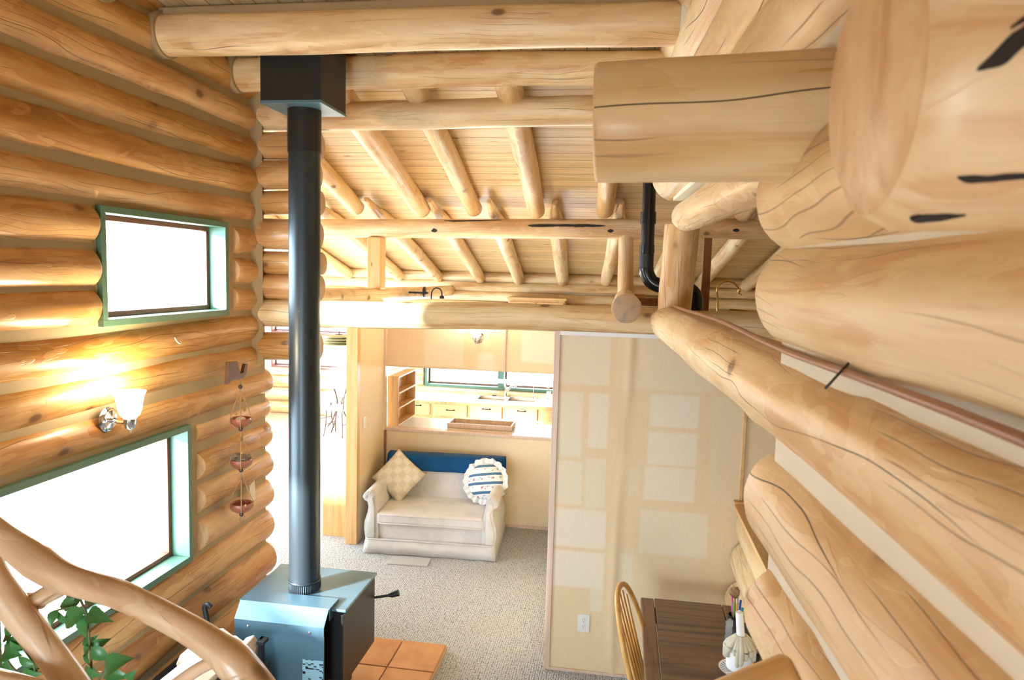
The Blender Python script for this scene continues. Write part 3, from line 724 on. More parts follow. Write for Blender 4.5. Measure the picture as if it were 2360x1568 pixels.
def panel_wall(name, x0, x1, y, z0, z1, fade=None, th=.05, step=.014):
    nx, nz = max(2, int((x1-x0)/step)), max(2, int((z1-z0)/step))
    if fade is None: nx, nz = max(2, nx//6), max(2, nz//6)
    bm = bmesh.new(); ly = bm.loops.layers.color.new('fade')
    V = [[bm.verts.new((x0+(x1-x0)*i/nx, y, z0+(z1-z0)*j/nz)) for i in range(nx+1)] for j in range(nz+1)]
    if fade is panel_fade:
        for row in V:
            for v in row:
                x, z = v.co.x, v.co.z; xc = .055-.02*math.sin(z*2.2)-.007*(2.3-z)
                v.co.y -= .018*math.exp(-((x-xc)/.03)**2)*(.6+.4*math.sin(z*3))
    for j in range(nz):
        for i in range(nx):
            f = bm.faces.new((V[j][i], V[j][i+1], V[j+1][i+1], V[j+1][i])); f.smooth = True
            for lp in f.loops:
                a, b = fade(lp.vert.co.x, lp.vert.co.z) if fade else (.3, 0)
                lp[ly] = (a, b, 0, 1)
    B = [bm.verts.new(p) for p in ((x0, y+th, z0), (x1, y+th, z0), (x1, y+th, z1), (x0, y+th, z1))]
    bm.faces.new(B[::-1])
    bm.faces.new([V[0][i] for i in range(nx, -1, -1)]+[B[0], B[1]]); bm.faces.new([V[nz][i] for i in range(nx+1)]+[B[2], B[3]])
    bm.faces.new([V[j][0] for j in range(nz+1)]+[B[3], B[0]]); bm.faces.new([V[j][nx] for j in range(nz, -1, -1)]+[B[1], B[2]])
    return struct(mesh_obj(name, bm, PANEL))
YP = 4.626
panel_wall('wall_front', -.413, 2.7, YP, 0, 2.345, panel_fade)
struct(bobj('trim_2', [((-.425, YP-.012, 0), (-.385, YP, 2.335))], PINK))
struct(bobj('trim_3', [((-.385, YP-.03, 2.308), (.6, YP, 2.336))], WHITEP))
struct(bobj('trim_4', [((.80, YP-.012, 1.2), (.822, YP, 2.2))], PINEY))
struct(bobj('baseboard_front', [((-.39, YP-.012, 0), (.8, YP, .02))], PINK))
# side of that room, towards the sofa
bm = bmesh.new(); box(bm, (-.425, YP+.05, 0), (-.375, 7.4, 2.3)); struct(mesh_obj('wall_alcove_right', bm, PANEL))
# left return wall with its pine end
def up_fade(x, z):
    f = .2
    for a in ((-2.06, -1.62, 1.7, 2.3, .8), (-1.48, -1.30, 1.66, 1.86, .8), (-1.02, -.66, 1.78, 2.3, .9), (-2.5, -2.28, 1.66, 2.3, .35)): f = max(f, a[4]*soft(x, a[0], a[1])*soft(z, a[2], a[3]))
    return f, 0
def low_wall_lit_tone(x, z): return (.25 if x < -2.1 else .6), 0  # soft light on the low wall painted as a paler right part
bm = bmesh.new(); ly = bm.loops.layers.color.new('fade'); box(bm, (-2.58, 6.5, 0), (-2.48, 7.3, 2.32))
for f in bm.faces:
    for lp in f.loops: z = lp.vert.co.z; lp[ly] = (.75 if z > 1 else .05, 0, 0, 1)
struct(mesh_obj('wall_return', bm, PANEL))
struct(bobj('trim_5', [((-2.59, 6.43, 0), (-2.475, 6.5, 2.32))], PINE))
struct(bobj('trim_6', [((-2.485, 7.2, .98), (-2.46, 7.262, 2.3))], PINK))
panel_wall('wall_counter_back', -2.48, -.40, 7.262, 0, .985, low_wall_lit_tone, step=.03)
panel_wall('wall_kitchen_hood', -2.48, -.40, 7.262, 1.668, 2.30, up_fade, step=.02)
struct(bobj('trim_7', [((-2.50, 7.235, .975), (-.40, 7.36, 1.0))], PINK))
struct(bobj('trim_8', [((-1.195, 7.25, 1.668), (-1.172, 7.262, 2.3))], PINK))
struct(bobj('baseboard_alcove', [((-2.48, 7.248, 0), (-.42, 7.262, .03))], PINK))
struct(bobj('trim_9', [((-2.49, 7.23, 0), (-2.462, 7.262, .97))], BROWNB))

# ------------------------------------------------------------------ peninsula counter and shelf behind the low wall
o = bobj('peninsula_counter', [((-2.5, 7.362, .945), (-.42, 7.95, .985)), ((-2.46, 7.4, 0), (-.46, 7.9, .945))], LAMIN); tag(o, 'white counter behind the low wall over the sofa', 'counter')
sh = empty('spice_shelf', (-2.43, 7.69, .987), 0, 'narrow pine shelf unit with three open bays on the counter end', 'shelf')
bobj('side_panel', [((-.06, -.33, 0), (.065, -.31, .56))], PINE, sh); bobj('side_panel', [((-.06, .31, 0), (.065, .33, .56))], PINE, sh)
bobj('back_panel', [((-.06, -.31, 0), (-.052, .31, .56))], PINE, sh)
for z in (.0, .19, .36, .54): bobj('shelf_board', [((-.052, -.31, z), (.068, .31, z+.02))], PINEY, sh)
o = bobj('towel_rail', [((-2.49, 7.45, 1.565), (-2.45, 8.2, 1.60))], WHITEP); tag(o, 'white strip lying on top of the pine spice shelf', 'rail')
tr = empty('wooden_tray', (-1.48, 7.62, .986), 0, 'shallow pinkish wooden tray on the white counter', 'tray')
bobj('tray_side', [((-.36, -.14, 0), (.36, -.12, .055))], PINK, tr); bobj('tray_side', [((-.36, .12, 0), (.36, .14, .055))], PINK, tr)
bobj('tray_side', [((-.36, -.12, 0), (-.34, .12, .055))], PINK, tr); bobj('tray_side', [((.34, -.12, 0), (.36, .12, .055))], PINK, tr); bobj('tray_base', [((-.34, -.12, 0), (.34, .12, .008))], WHITEP, tr)

# ------------------------------------------------------------------ kitchen run
def pull(parent, x, y, z, vertical=False):
    bm = bmesh.new(); a = Vector((0, 0, 1)) if vertical else Vector((1, 0, 0)); c = Vector((x, y, z))
    tube(bm, spline([c-a*.042+Vector((0, 0, 0)), c-a*.03+Vector((0, -.022, 0)), c+Vector((0, -.026, 0)), c+a*.03+Vector((0, -.022, 0)), c+a*.042], 4), [.006]*17, 8)
    for s in (-1, 1):
        e = c+a*s*.05; b = Vector((1, 0, 0)) if vertical else Vector((0, 0, 1))
        q = [bm.verts.new(e+v+Vector((0, -.004, 0))) for v in (a*.02, b*.014, -a*.02, -b*.014)]; q2 = [bm.verts.new(v.co+Vector((0, .006, 0))) for v in q]
        bm.faces.new(q); bm.faces.new(q2[::-1])
        for i in range(4): bm.faces.new((q[i], q[(i+1) % 4], q2[(i+1) % 4], q2[i]))
    bmesh.ops.recalc_face_normals(bm, faces=bm.faces[:])
    mesh_obj('handle', bm, IRON, parent)
CX = [-3.02, -2.59, -2.052, -1.556, -1.057, -.47]
CL = ['pine base cabinet at the left end, a drawer over a door, beside the spice shelf', 'pine base cabinet with two handled drawers, left of the sink', 'pine base cabinet under the left sink bowl', 'pine base cabinet under the right sink bowl', 'pine base cabinet at the right end, cut off by the tall panel']
for i in range(5):
    x0, x1 = CX[i], CX[i+1]; w = x1-x0; cb = empty('base_cabinet', ((x0+x1)/2, 9.62, 0), 0, CL[i], 'cabinet', 'pine kitchen base cabinets')
    bobj('cabinet_body', [((-w/2, .0, .08), (w/2, .445, .872)), ((-w/2, .06, 0), (w/2, .43, .08))], PINE, cb)
    d = bobj('drawer', [((-w/2+.03, -.02, .67), (w/2-.03, 0, .835))], PINEX, cb, .006); pull(d, 0, -.02, .80 if i != 1 else .755)
    if i == 0:
        d = bobj('door', [((-w/2+.03, -.02, .1), (w/2-.03, 0, .64))], PINE, cb, .006); pull(d, .12, -.02, .55, True)
    else:
        d = bobj('drawer', [((-w/2+.03, -.02, .45), (w/2-.03, 0, .645))], PINEX, cb, .006)
        if i < 2: pull(d, 0, -.02, .58)
        d = bobj('drawer', [((-w/2+.03, -.02, .1), (w/2-.03, 0, .425))], PINEX, cb, .006)
# worktop with sink cut-out
bm = bmesh.new(); SX = (-1.99, -1.12); SY = (9.70, 10.0)
for a, b in [((-3.06, 9.585, .875), (SX[0], 10.075, .912)), ((SX[1], 9.585, .875), (-.44, 10.075, .912)), ((SX[0], 9.585, .875), (SX[1], SY[0], .912)), ((SX[0], SY[1], .875), (SX[1], 10.075, .912))]: box(bm, a, b)
tag(mesh_obj('kitchen_worktop', bm, LAMIN), 'long white worktop below the kitchen window', 'worktop')
sk = empty('kitchen_sink', (-1.555, 9.855, .912), 0, 'double bowl stainless steel sink set in the white worktop', 'sink')
bm = bmesh.new(); 
for a, b in [((-.45, -.20, 0), (.45, -.17, .006)), ((-.45, .145, 0), (.45, .20, .006)), ((-.45, -.17, 0), (-.415, .16, .006)), ((.415, -.17, 0), (.45, .16, .006)), ((-.02, -.17, 0), (.02, .16, .006))]: box(bm, a, b)
mesh_obj('sink_rim', bm, STEEL, sk)
for x0, x1 in ((-.415, -.02), (.02, .415)):
    bm = bmesh.new(); t = .004
    for a, b in [((x0, -.17, -.17), (x1, .16, -.166)), ((x0, -.17, -.166), (x0+t, .16, .003)), ((x1-t, -.17, -.166), (x1, .16, .003)), ((x0+t, -.17, -.166), (x1-t, -.166, .003)), ((x0+t, .156, -.166), (x1-t, .16, .003))]: box(bm, a, b)
    mesh_obj('sink_bowl', bm, STEEL, sk)
fa = empty('kitchen_faucet', (-1.60, 10.03, .918), 0, 'chrome single lever faucet behind the sink', 'faucet')
bm = bmesh.new(); lathe(bm, [(0, 0), (.028, 0), (.028, .02), (.02, .03), (.02, .09), (0, .1)], 16); mesh_obj('faucet_body', bm, CHROME, fa, 40)
bm = bmesh.new(); tube(bm, spline([(0, 0, .06), (.06, -.05, .14), (.12, -.1, .19), (.15, -.13, .18), (.155, -.135, .15)], 5), .016, 12); mesh_obj('spout', bm, CHROME, fa)
bm = bmesh.new(); tube(bm, [(0, 0, .1), (-.02, .0, .15), (-.015, 0, .23)], [.018, .012, .008], 10); mesh_obj('lever', bm, CHROME, fa)
o = bobj('sink_stopper', [((-1.80, 10.0, .918), (-1.74, 10.05, .932))], BLACKMATTE, bev=.006); tag(o, 'small black sink stopper left of the chrome faucet', 'stopper')
bm = bmesh.new(); lathe(bm, [(0, 0), (.018, 0), (.02, .02), (.012, .03), (.006, .035)], 14); tube(bm, spline([(0, 0, .03), (0, 0, .17), (.01, -.02, .215), (.03, -.05, .215), (.04, -.06, .19)], 5), .006, 8)
o = mesh_obj('filter_tap', bm, CHROME); o.location = (-1.20, 10.03, .918); tag(o, 'thin gooseneck filter tap at the right of the sink', 'tap')
sb = empty('soap_bottle', (-.98, 10.03, .913), 0, 'small cream soap bottle with pump on the worktop corner', 'bottle')
bm = bmesh.new(); box(bm, (-.03, -.02, 0), (.03, .02, .11), .008); mesh_obj('bottle', bm, IVORY, sb)
bm = bmesh.new(); tube(bm, [(0, 0, .11), (0, 0, .16)], .007, 8); box(bm, (-.03, -.006, .155), (.008, .006, .167), .002); mesh_obj('pump', bm, BEADL, sb)
bl = bobj('window_blind', [((-1.75, 10.06, 1.10), (-1.03, 10.12, 1.155))], plain('pale_blue_blind', (.70, .80, .84), .5)); tag(bl, 'pale bluish valance strip hanging above the sink window', 'blind')
uc = empty('wall_cabinet', (-1.17, 9.95, 1.62), 0, 'pine wall cabinet peeking over the header log on the far wall', 'cabinet')
bobj('cabinet_body', [((-.40, -.14, 0), (.40, .16, .72))], PINE, uc); bobj('crown_board', [((-.42, -.17, .72), (.42, .16, .75))], PINEX, uc)
for s in (-1, 1):
    d = bobj('door', [((min(s*.01, s*.38), -.16, .02), (max(s*.01, s*.38), -.14, .69))], PINE, uc, .006)
    bobj('knob', [((s*.03-.01, -.18, .3), (s*.03+.01, -.16, .32))], IRON, d)

# ------------------------------------------------------------------ lamps
def sconce(loc, rz, label, energy, shade=True):
    t = empty('wall_sconce', loc, rz, label, 'lamp')      # local: -Y is away from the wall
    M = Matrix.Rotation(PI/2, 4, 'X')
    bm = bmesh.new(); lathe(bm, [(0, .035), (.012, .035), (.02, .022), (.045, .016), (.05, .006), (.062, 0), (0, 0)], 28, M); mesh_obj('backplate', bm, CHROME, t, 40)
    bm = bmesh.new(); tube(bm, spline([(0, -.02, 0), (0, -.06, -.012), (0, -.10, -.01), (0, -.12, .0)], 5), .008, 10); mesh_obj('arm', bm, CHROME, t)
    bm = bmesh.new(); lathe(bm, [(0, -.06), (.004, -.06), (.006, -.045), (.022, -.035), (.03, -.015), (.032, .012), (.024, .016), (0, .016)], 24, Matrix.Translation((0, -.12, .0))); mesh_obj('lamp_cup', bm, CHROME, t, 40)
    bm = bmesh.new(); lathe(bm, [(.026, .012), (.045, .03), (.055, .06), (.058, .09), (.066, .125), (.075, .145), (.072, .145), (.055, .09), (.04, .03), (.022, .014)], 28, Matrix.Translation((0, -.12, 0))); mesh_obj('lamp_shade', bm, SHADE, t, True)
    z = Matrix.Rotation(rz, 4, 'Z') @ Vector((0, -.12, .17))
    lamp('bulb', 'POINT', Vector(loc)+z, energy, (1, .80, .52), shadow_soft_size=.05)
    return t
sconce((-2.475, 3.09, 1.93), PI/2, 'chrome sconce with glowing glass shade on the left log wall between the two windows', 26)
sconce((-1.47, 7.258, 2.02), 0, 'chrome sconce on the grasscloth panel above the kitchen opening', 20)
sc = empty('wall_lamp', (-2.10, 7.9, 2.46), 0, 'small black gooseneck lamp showing just above the header log', 'lamp')
bm = bmesh.new(); tube(bm, spline([(-.06, 0, -.08), (-.055, 0, .0), (-.02, 0, .045), (.03, 0, .045), (.06, 0, .01), (.065, 0, -.04)], 6), .008, 8); mesh_obj('gooseneck', bm, IRON, sc)
bm = bmesh.new(); lathe(bm, [(0, -.02), (.025, -.03), (.03, -.06), (.0, -.06)], 16, Matrix.Translation((.065, 0, -.01))); mesh_obj('lamp_head', bm, IRON, sc, 40)
bm = bmesh.new(); lathe(bm, [(0, 0), (.06, 0), (.06, .015), (0, .02)], 20, Matrix.Translation((-.15, 0, .0)) @ Matrix.Rotation(PI/2, 4, 'Y')); box(bm, (-.35, -.02, -.02), (-.10, .02, .0)); mesh_obj('backplate', bm, IRON, sc)

# ------------------------------------------------------------------ drain pipe and chase
dp = empty('drain_pipe', (.148, 4.95, 0), 0, 'black plastic drain pipe with elbows behind the right post', 'pipe')
bm = bmesh.new(); tube(bm, [(.0, 0, 4.0), (.012, 0, 2.86)], .045, 20); mesh_obj('pipe', bm, ABSB, dp, 40)
for z0, z1, r in ((3.06, 3.14, .053), (2.86, 2.92, .052), (2.765, 2.858, .05)):
    bm = bmesh.new(); tube(bm, [(.009, 0, z0), (.008, 0, z1)], r, 22); mesh_obj('coupling', bm, ABSB if z0 > 2.8 else BLACKMATTE, dp, 40)
bm = bmesh.new(); tube(bm, spline([(.012, 0, 2.77), (.013, 0, 2.735), (.045, 0, 2.675), (.10, 0, 2.645), (.15, 0, 2.64)], 6), .05, 20); mesh_obj('elbow', bm, ABSB, dp, 40)
bm = bmesh.new(); tube(bm, [(.15, 0, 2.64), (.25, 0, 2.635)], .045, 20); mesh_obj('pipe', bm, ABSB, dp, 40)
bm = bmesh.new(); tube(bm, spline([(.24, 0, 2.635), (.29, 0, 2.63), (.335, 0, 2.595), (.35, 0, 2.55), (.35, 0, 2.40)], 6), .05, 20); mesh_obj('elbow', bm, ABSB, dp, 40)
ch = empty('pipe_chase', (.3, 5.1, 0), 0, 'brown board framing around the foot of the drain pipe', 'frame')
bobj('upright_board', [((.245, -.04, 2.40), (.30, .0, 2.98))], BROWNB, ch); bobj('cross_board', [((-.30, -.10, 2.50), (-.05, -.08, 2.555))], BROWNB, ch); bobj('cross_board', [((.19, -.06, 2.46), (.27, -.04, 2.56))], BROWNB, ch)
bobj('pale_block', [((-.22, .1, 2.55), (-.13, .16, 2.575))], PINE, ch)
br2 = empty('brass_gooseneck', (.72, 5.6, 2.3), 0, 'brass gooseneck with drooping tip beyond the long right wall log', 'lamp')
bm = bmesh.new(); lathe(bm, [(0, -2.30), (.14, -2.30), (.14, -2.28), (.03, -2.26), (.012, -2.24), (.012, .02), (0, .02)], 24, Matrix.Translation((.01, 0, 0))); mesh_obj('pole', bm, BRASS, br2, 40)
bm = bmesh.new(); tube(bm, spline([(.01, 0, 0), (.01, 0, .21), (.0, 0, .32), (.03, 0, .37), (.08, 0, .385), (.13, 0, .365), (.165, 0, .32)], 6), .0075, 10); mesh_obj('neck', bm, BRASS, br2)
bm = bmesh.new(); lathe(bm, [(0, 0), (.012, .005), (.016, .02), (.008, .035), (0, .04)], 12, Matrix.Translation((.165, 0, .30))); tube(bm, [(.15, 0, .30), (.185, 0, .285)], .004, 8); mesh_obj('tip', bm, BRASS, br2)
bm = bmesh.new(); tube(bm, [(.74, 5.05, 2.492), (2.71, 5.05, 2.44)], .007, 8); o = mesh_obj('brass_rod', bm, BRASS); tag(o, 'thin brass rod lying level behind the long right wall log', 'rod')

# ------------------------------------------------------------------ flue box, stovepipe, stove
PX, PY = -1.842, 3.93
fb = empty('flue_box', (PX, PY, 0), 0, 'square black flue support box hanging from the ceiling', 'flue box')
bm = bmesh.new(); box(bm, (-.176, -.176, 3.615), (.176, .176, 4.03)); mesh_obj('box_shell', bm, BLACKMATTE, fb)
bm = bmesh.new(); box(bm, (-.178, -.178, 3.60), (.178, .178, 3.616), .002); mesh_obj('bottom_plate', bm, STOVE, fb)
sp = empty('stovepipe', (PX, PY, 0), 0, 'tall black stovepipe rising from the wood stove to the flue box', 'stovepipe')
bm = bmesh.new(); tube(bm, [(0, 0, 3.36), (0, 0, 3.60)], .0945, 36); mesh_obj('upper_section', bm, BLACKMATTE, sp, 40)
bm = bmesh.new(); tube(bm, [(0, 0, 2.06), (0, 0, 3.365)], .0905, 36); mesh_obj('middle_section', bm, PIPE, sp, 40)
bm = bmesh.new(); tube(bm, [(0, 0, .80), (0, 0, 2.075)], .092, 36); mesh_obj('lower_section', bm, PIPE, sp, 40)
bm = bmesh.new(); n = 96
rr = [[bm.verts.new(((.0925 if k % 2 else .0965)*math.cos(2*PI*k/n), (.0925 if k % 2 else .0965)*math.sin(2*PI*k/n), z)) for k in range(n)] for z in (.752, .80)]
for k in range(n): bm.faces.new((rr[0][k], rr[0][(k+1) % n], rr[1][(k+1) % n], rr[1][k]))
tube(bm, [(0, 0, .80), (0, 0, .815)], .097, 36); mesh_obj('crimped_collar', bm, PIPE, sp)

st = empty('wood_stove', (-1.83, 3.98, .05), 0, 'grey steel wood stove, sky blue in its colour, on the terracotta hearth', 'stove')
bobj('top_plate', [((-.325, -.255, .675), (.335, .275, .692))], STOVE, st, .004)
bobj('stove_body', [((-.31, -.22, .235), (.31, .26, .675))], BLACK, st, .004)
bobj('side_shield', [((.312, -.27, .23), (.325, .26, .665))], BLACK, st, .002); bobj('side_shield', [((-.325, -.27, .23), (-.312, .26, .665))], STOVE, st, .002)
bm = bmesh.new()
prism(bm, [(-.15, .705), (-.285, .705), (-.355, .625), (-.355, .57), (-.35, .57), (-.35, .62), (-.283, .70), (-.15, .70)], -.30, .245, plane='yz')
mesh_obj('heat_shield_hood', bm, STOVE, st)
bobj('hood_cheek', [((.245, -.285, .63), (.25, -.15, .705))], STOVE, st, .001)
sp1 = bobj('heat_shield', [((-.30, -.35, .12), (.245, -.345, .575))], STOVE, st, .002)
for x in (-.215, .16):
    bm = bmesh.new(); lathe(bm, [(0, .008), (.007, .004), (.008, 0)], 12, Matrix.Translation((x, -.355, .59)) @ Matrix.Rotation(PI/2, 4, 'X')); mesh_obj('bolt', bm, CHROME, st, True)
bobj('pedestal', [((-.20, -.18, .0), (.20, .20, .235))], BLACK, st, .01)
bm = bmesh.new(); tube(bm, [(.31, .27, .52), (.40, .30, .53), (.425, .305, .535), (.47, .315, .55)], [.008, .009, .018, .022], 12); mesh_obj('door_handle', bm, BLACKMATTE, st, 40)
def label_mat():
    k = NT('printed_label'); tc = k.n('ShaderNodeTexCoord').outputs['Object']
    sx = k.n('ShaderNodeSeparateXYZ'); k.l(tc, sx.inputs[0])
    row = k.math('FLOOR', k.math('MULTIPLY', sx.outputs[2], 130)); col_ = k.math('FLOOR', k.math('MULTIPLY', sx.outputs[0], 60))
    cv = k.n('ShaderNodeCombineXYZ'); k.l(row, cv.inputs[1]); k.l(k.math('MULTIPLY', col_, .35), cv.inputs[0])
    n1 = k.noise(cv.outputs[0], 1.7, 0); fine = k.noise(tc, 700, 1)
    ink = k.math('MAXIMUM', k.step(n1, .58, .62), k.math('MULTIPLY', k.step(fine, .55, .6), .35))
    return k.set(k.mix(ink, (.30, .52, .60), (.012, .016, .022)), .35)
bobj('label_plate', [((.115, -.352, .2), (.24, -.350, .425))], label_mat(), st, 0)

# hearth of terracotta tiles
he = empty('stone_hearth', (0, 0, 0), 0, 'terracotta tiled hearth pad under the wood stove', 'hearth')
bobj('pad_base', [((-2.42, 2.9, 0), (-1.125, 4.71, .036))], GROUT, he)
xs = [-2.41+.323*i for i in range(4)]; 
tl = []
for i in range(4):
    for j in range(5):
        x0 = -1.13-.322*(i+1); y1 = 4.705-.36*j
        o = bobj('hearth_tile', [((max(x0+.006, -2.415), y1-.354, .03), (x0+.316, y1-.003, .05))], TILE, he, .004)

# firewood bin, logs and poker
fw = empty('firewood_bin', (-2.12, 3.22, .05), 0, 'black metal firewood bin beside the stove', 'bin')
bobj('side_panel', [((-.25, -.28, 0), (-.235, .30, .46))], BLACKMATTE, fw); bobj('side_panel', [((.25, -.28, 0), (.265, .30, .46))], BLACKMATTE, fw)
bobj('bottom_panel', [((-.25, -.28, 0), (.265, .30, .02))], BLACKMATTE, fw); bobj('front_rail', [((-.25, .285, .0), (.265, .30, .40))], BLACKMATTE, fw)
bobj('bracket', [((.215, .26, .30), (.235, .30, .60)), ((.215, .24, .58), (.26, .30, .60))], BLACKMATTE, fw)
FWL = [((-2.22, 3.22, .42), (.12, .11), .30, 'wide pale firewood log on the left side of the bin'), ((-1.98, 3.16, .43), (.11, .10), .30, 'orange-sided firewood log against the right of the bin'), ((-2.12, 3.24, .56), (.13, .07), .30, 'flat split slab lying across the top of the firewood'), ((-2.17, 3.40, .60), (.09, .07), .14, 'short split chunk at the far end on top of the firewood'), ((-1.95, 3.40, .58), (.05, .09), .12, 'narrow upright firewood block by the black bracket'), ((-2.2, 3.2, .2), (.14, .13), .27, 'bottom firewood log in the left of the bin'), ((-1.97, 3.2, .2), (.11, .13), .27, 'bottom firewood log in the right of the bin')]
for i, (c, (a, b), L, lab) in enumerate(FWL):
    bm = bmesh.new(); rnd = random.Random(i+3)
    poly = [(a*math.cos(t)*rnd.uniform(.85, 1.05), b*math.sin(t)*rnd.uniform(.85, 1.05)) for t in (.3, 1.3, 2.4, 3.3, 4.2, 5.3)]
    prism(bm, poly, -L, L, bev=.008)
    o = mesh_obj('firewood_log', bm, FIRE); o.location = c; o.rotation_euler = (rnd.uniform(-.04, .04), 0, rnd.uniform(-.12, .12)); tag(o, lab, 'firewood', 'split firewood in the bin')
pk = empty('fireplace_poker', (-2.30, 3.62, .05), 0, 'black poker leaning on the log wall behind the firewood', 'poker')
bm = bmesh.new(); tube(bm, [(.04, 0, 0), (.01, 0, .55)], .007, 10); mesh_obj('rod', bm, BLACKMATTE, pk)
bm = bmesh.new(); tube(bm, spline([(.01, 0, .54), (.0, 0, .62), (-.01, 0, .68), (.01, 0, .695), (.03, 0, .68)], 4), .015, 10); mesh_obj('grip', bm, BLACKMATTE, pk)

# ------------------------------------------------------------------ loveseat with blanket and cushions
SR = math.radians(2.9); SO = (-1.707, 6.288, 0)
SM = Matrix.Translation(SO) @ Matrix.Rotation(SR, 4, 'Z')
so = empty('loveseat', SO, SR, 'beige velvet rolled-arm loveseat in the panelled alcove', 'loveseat')
bm = bmesh.new()
def skirt_ring():
    out = [(-.64, 0), (.64, 0), (.64, .87), (-.64, .87)]; ins = .022; pts = []
    segs = []
    for (x0, y0), (x1, y1) in zip(out, out[1:]+out[:1]):
        for k in range(24): segs.append((x0+(x1-x0)*k/24, y0+(y1-y0)*k/24))
    lo = []; hi = []
    for i, (x, y) in enumerate(segs):
        w = .006*math.sin(i*.9)*(1 if i % 24 not in (0, 1, 23) else -1.5)
        lo.append(bm.verts.new((x*(1+w*.4), y+w, .006))); hi.append(bm.verts.new((x*.972, .02+y*.96, .135)))
    n = len(lo)
    for i in range(n): bm.faces.new((lo[i], lo[(i+1) % n], hi[(i+1) % n], hi[i])).smooth = True
    bm.faces.new(hi); bm.faces.new(lo[::-1])
skirt_ring(); mesh_obj('skirt', bm, VELVET, so)
bobj('base', [((-.54, .06, .13), (.54, .83, .29))], VELVET, so, .015)
bobj('seat_cushion', [((-.515, .015, .287), (.515, .66, .395))], VELVET, so, .028)
bm = bmesh.new()
def rpath(x, y0, y1, z): return [(-x, y1, z), (-x, y0+.03, z), (-x+.03, y0, z), (x-.03, y0, z), (x, y0+.03, z), (x, y1, z)]
tube(bm, rpath(.512, .015, .6, .382), .006, 8); tube(bm, rpath(.512, .015, .6, .298), .006, 8); tube(bm, rpath(.625, .018, .85, .138), .006, 8); mesh_obj('piping', bm, VELVET, so)
bm = bmesh.new(); prism(bm, [(.58, .33), (.66, .60), (.70, .76), (.76, .785), (.83, .77), (.87, .70), (.87, .13), (.58, .13)], -.575, .575, plane='yz', bev=.02); mesh_obj('backrest', bm, VELVET, so, 40)
def arm_poly(s):
    pts = [(.50, .13), (.625, .13), (.64, .22), (.635, .30), (.61, .38), (.598, .44), (.605, .49)]
    for k in range(11):
        a = -.5+k*(PI+.9)/10
        pts.append((.59+.06*math.cos(a), .54+.06*math.sin(a)))
    pts += [(.518, .44), (.505, .36)]
    return [(s*x, z) for x, z in pts]
for s in (-1, 1):
    bm = bmesh.new(); prism(bm, arm_poly(s), .04, .76, bev=.0); a = mesh_obj('arm', bm, VELVET, so, 35)
    bm = bmesh.new(); prism(bm, [(s*.535, .15), (s*.61, .15), (s*.618, .25), (s*.59, .36), (s*.575, .44), (s*.60, .5), (s*.595, .56), (s*.56, .55), (s*.54, .46), (s*.535, .36)], .022, .042, bev=.004); mesh_obj('arm_front', bm, VELVET, so, 40)
    bm = bmesh.new()
    for k in range(13):
        an = PI*k/12; tube(bm, [(s*.59+.012*math.cos(an), .024, .54+.012*math.sin(an)), (s*.59+.058*math.cos(an), .03, .54+.058*math.sin(an))], [.003, .007], 6)
    mesh_obj('pleats', bm, VELVET, so)
# blanket over the back
bm = bmesh.new()
prof = [(.585, .63), (.645, .645), (.683, .77), (.715, .80), (.77, .806), (.84, .792), (.888, .70), (.889, .55)]
outp = spline([(0, y, z) for y, z in prof], 4); nx = 30; th = .011
rows = []
for i in range(nx+1):
    x = -.60+1.225*i/nx
    rows.append([bm.verts.new((x, p.y-.002, p.z+.006*noise.noise((x*5, p.y*6, p.z*6)))) for p in outp[4:]])
for i in range(nx):
    for j in range(len(rows[0])-1): bm.faces.new((rows[i][j], rows[i+1][j], rows[i+1][j+1], rows[i][j+1])).smooth = True
bmesh.ops.solidify(bm, geom=bm.faces[:], thickness=-th)
o = mesh_obj('blanket', bm, BLUE); o.matrix_world = SM; tag(o, 'blue wool blanket folded over the loveseat back', 'blanket')
def cushion_bm(w, h, n=22, pinch=.06):
    bm = bmesh.new(); 
    for s in (1, -1):
        V = []
        for j in range(n+1):
            row = []
            for i in range(n+1):
                u, v = 2*i/n-1, 2*j/n-1
                z = s*h*((1-u**4)*(1-v**4))**.55*(1+.08*noise.noise((u*2, v*2, s)))
                k = 1-pinch*(1-abs(u)**2 if abs(v) > abs(u) else 1-abs(v)**2)
                row.append(bm.verts.new((u*w*k, v*w*k, z)))
            V.append(row)
        for j in range(n):
            for i in range(n):
                q = (V[j][i], V[j][i+1], V[j+1][i+1], V[j+1][i]); bm.faces.new(q if s > 0 else q[::-1]).smooth = True
    bmesh.ops.remove_doubles(bm, verts=bm.verts[:], dist=.001); return bm
def face_matrix(c, nrm, roll):
    z = Vector(nrm).normalized(); x = Vector((0, 0, 1)).cross(z).normalized(); y = z.cross(x)
    m = Matrix((x, y, z)).transposed().to_4x4(); m.translation = c
    return m @ Matrix.Rotation(roll, 4, 'Z')
o = mesh_obj('square_cushion', cushion_bm(.20, .06), PATCHW, M=face_matrix((-2.17, 6.80, .612), (.12, -1, .50), math.radians(50))); tag(o, 'cream square cushion tipped on its corner on the loveseat left', 'cushion')
rp = empty('round_cushion', (0, 0, 0), 0, 'round ruffled cushion with blue stripes and red flowers', 'cushion')
rp.matrix_world = face_matrix((-1.275, 6.83, .612), (-.10, -1, .42), math.radians(10))
bm = bmesh.new(); lathe(bm, [(0, .065), (.06, .062), (.12, .048), (.165, .022), (.182, 0), (.165, -.022), (.12, -.045), (0, -.06)], 40); mesh_obj('cushion_cover', bm, FLORAL, rp, True)
bm = bmesh.new(); n = 160; A = []; B = []
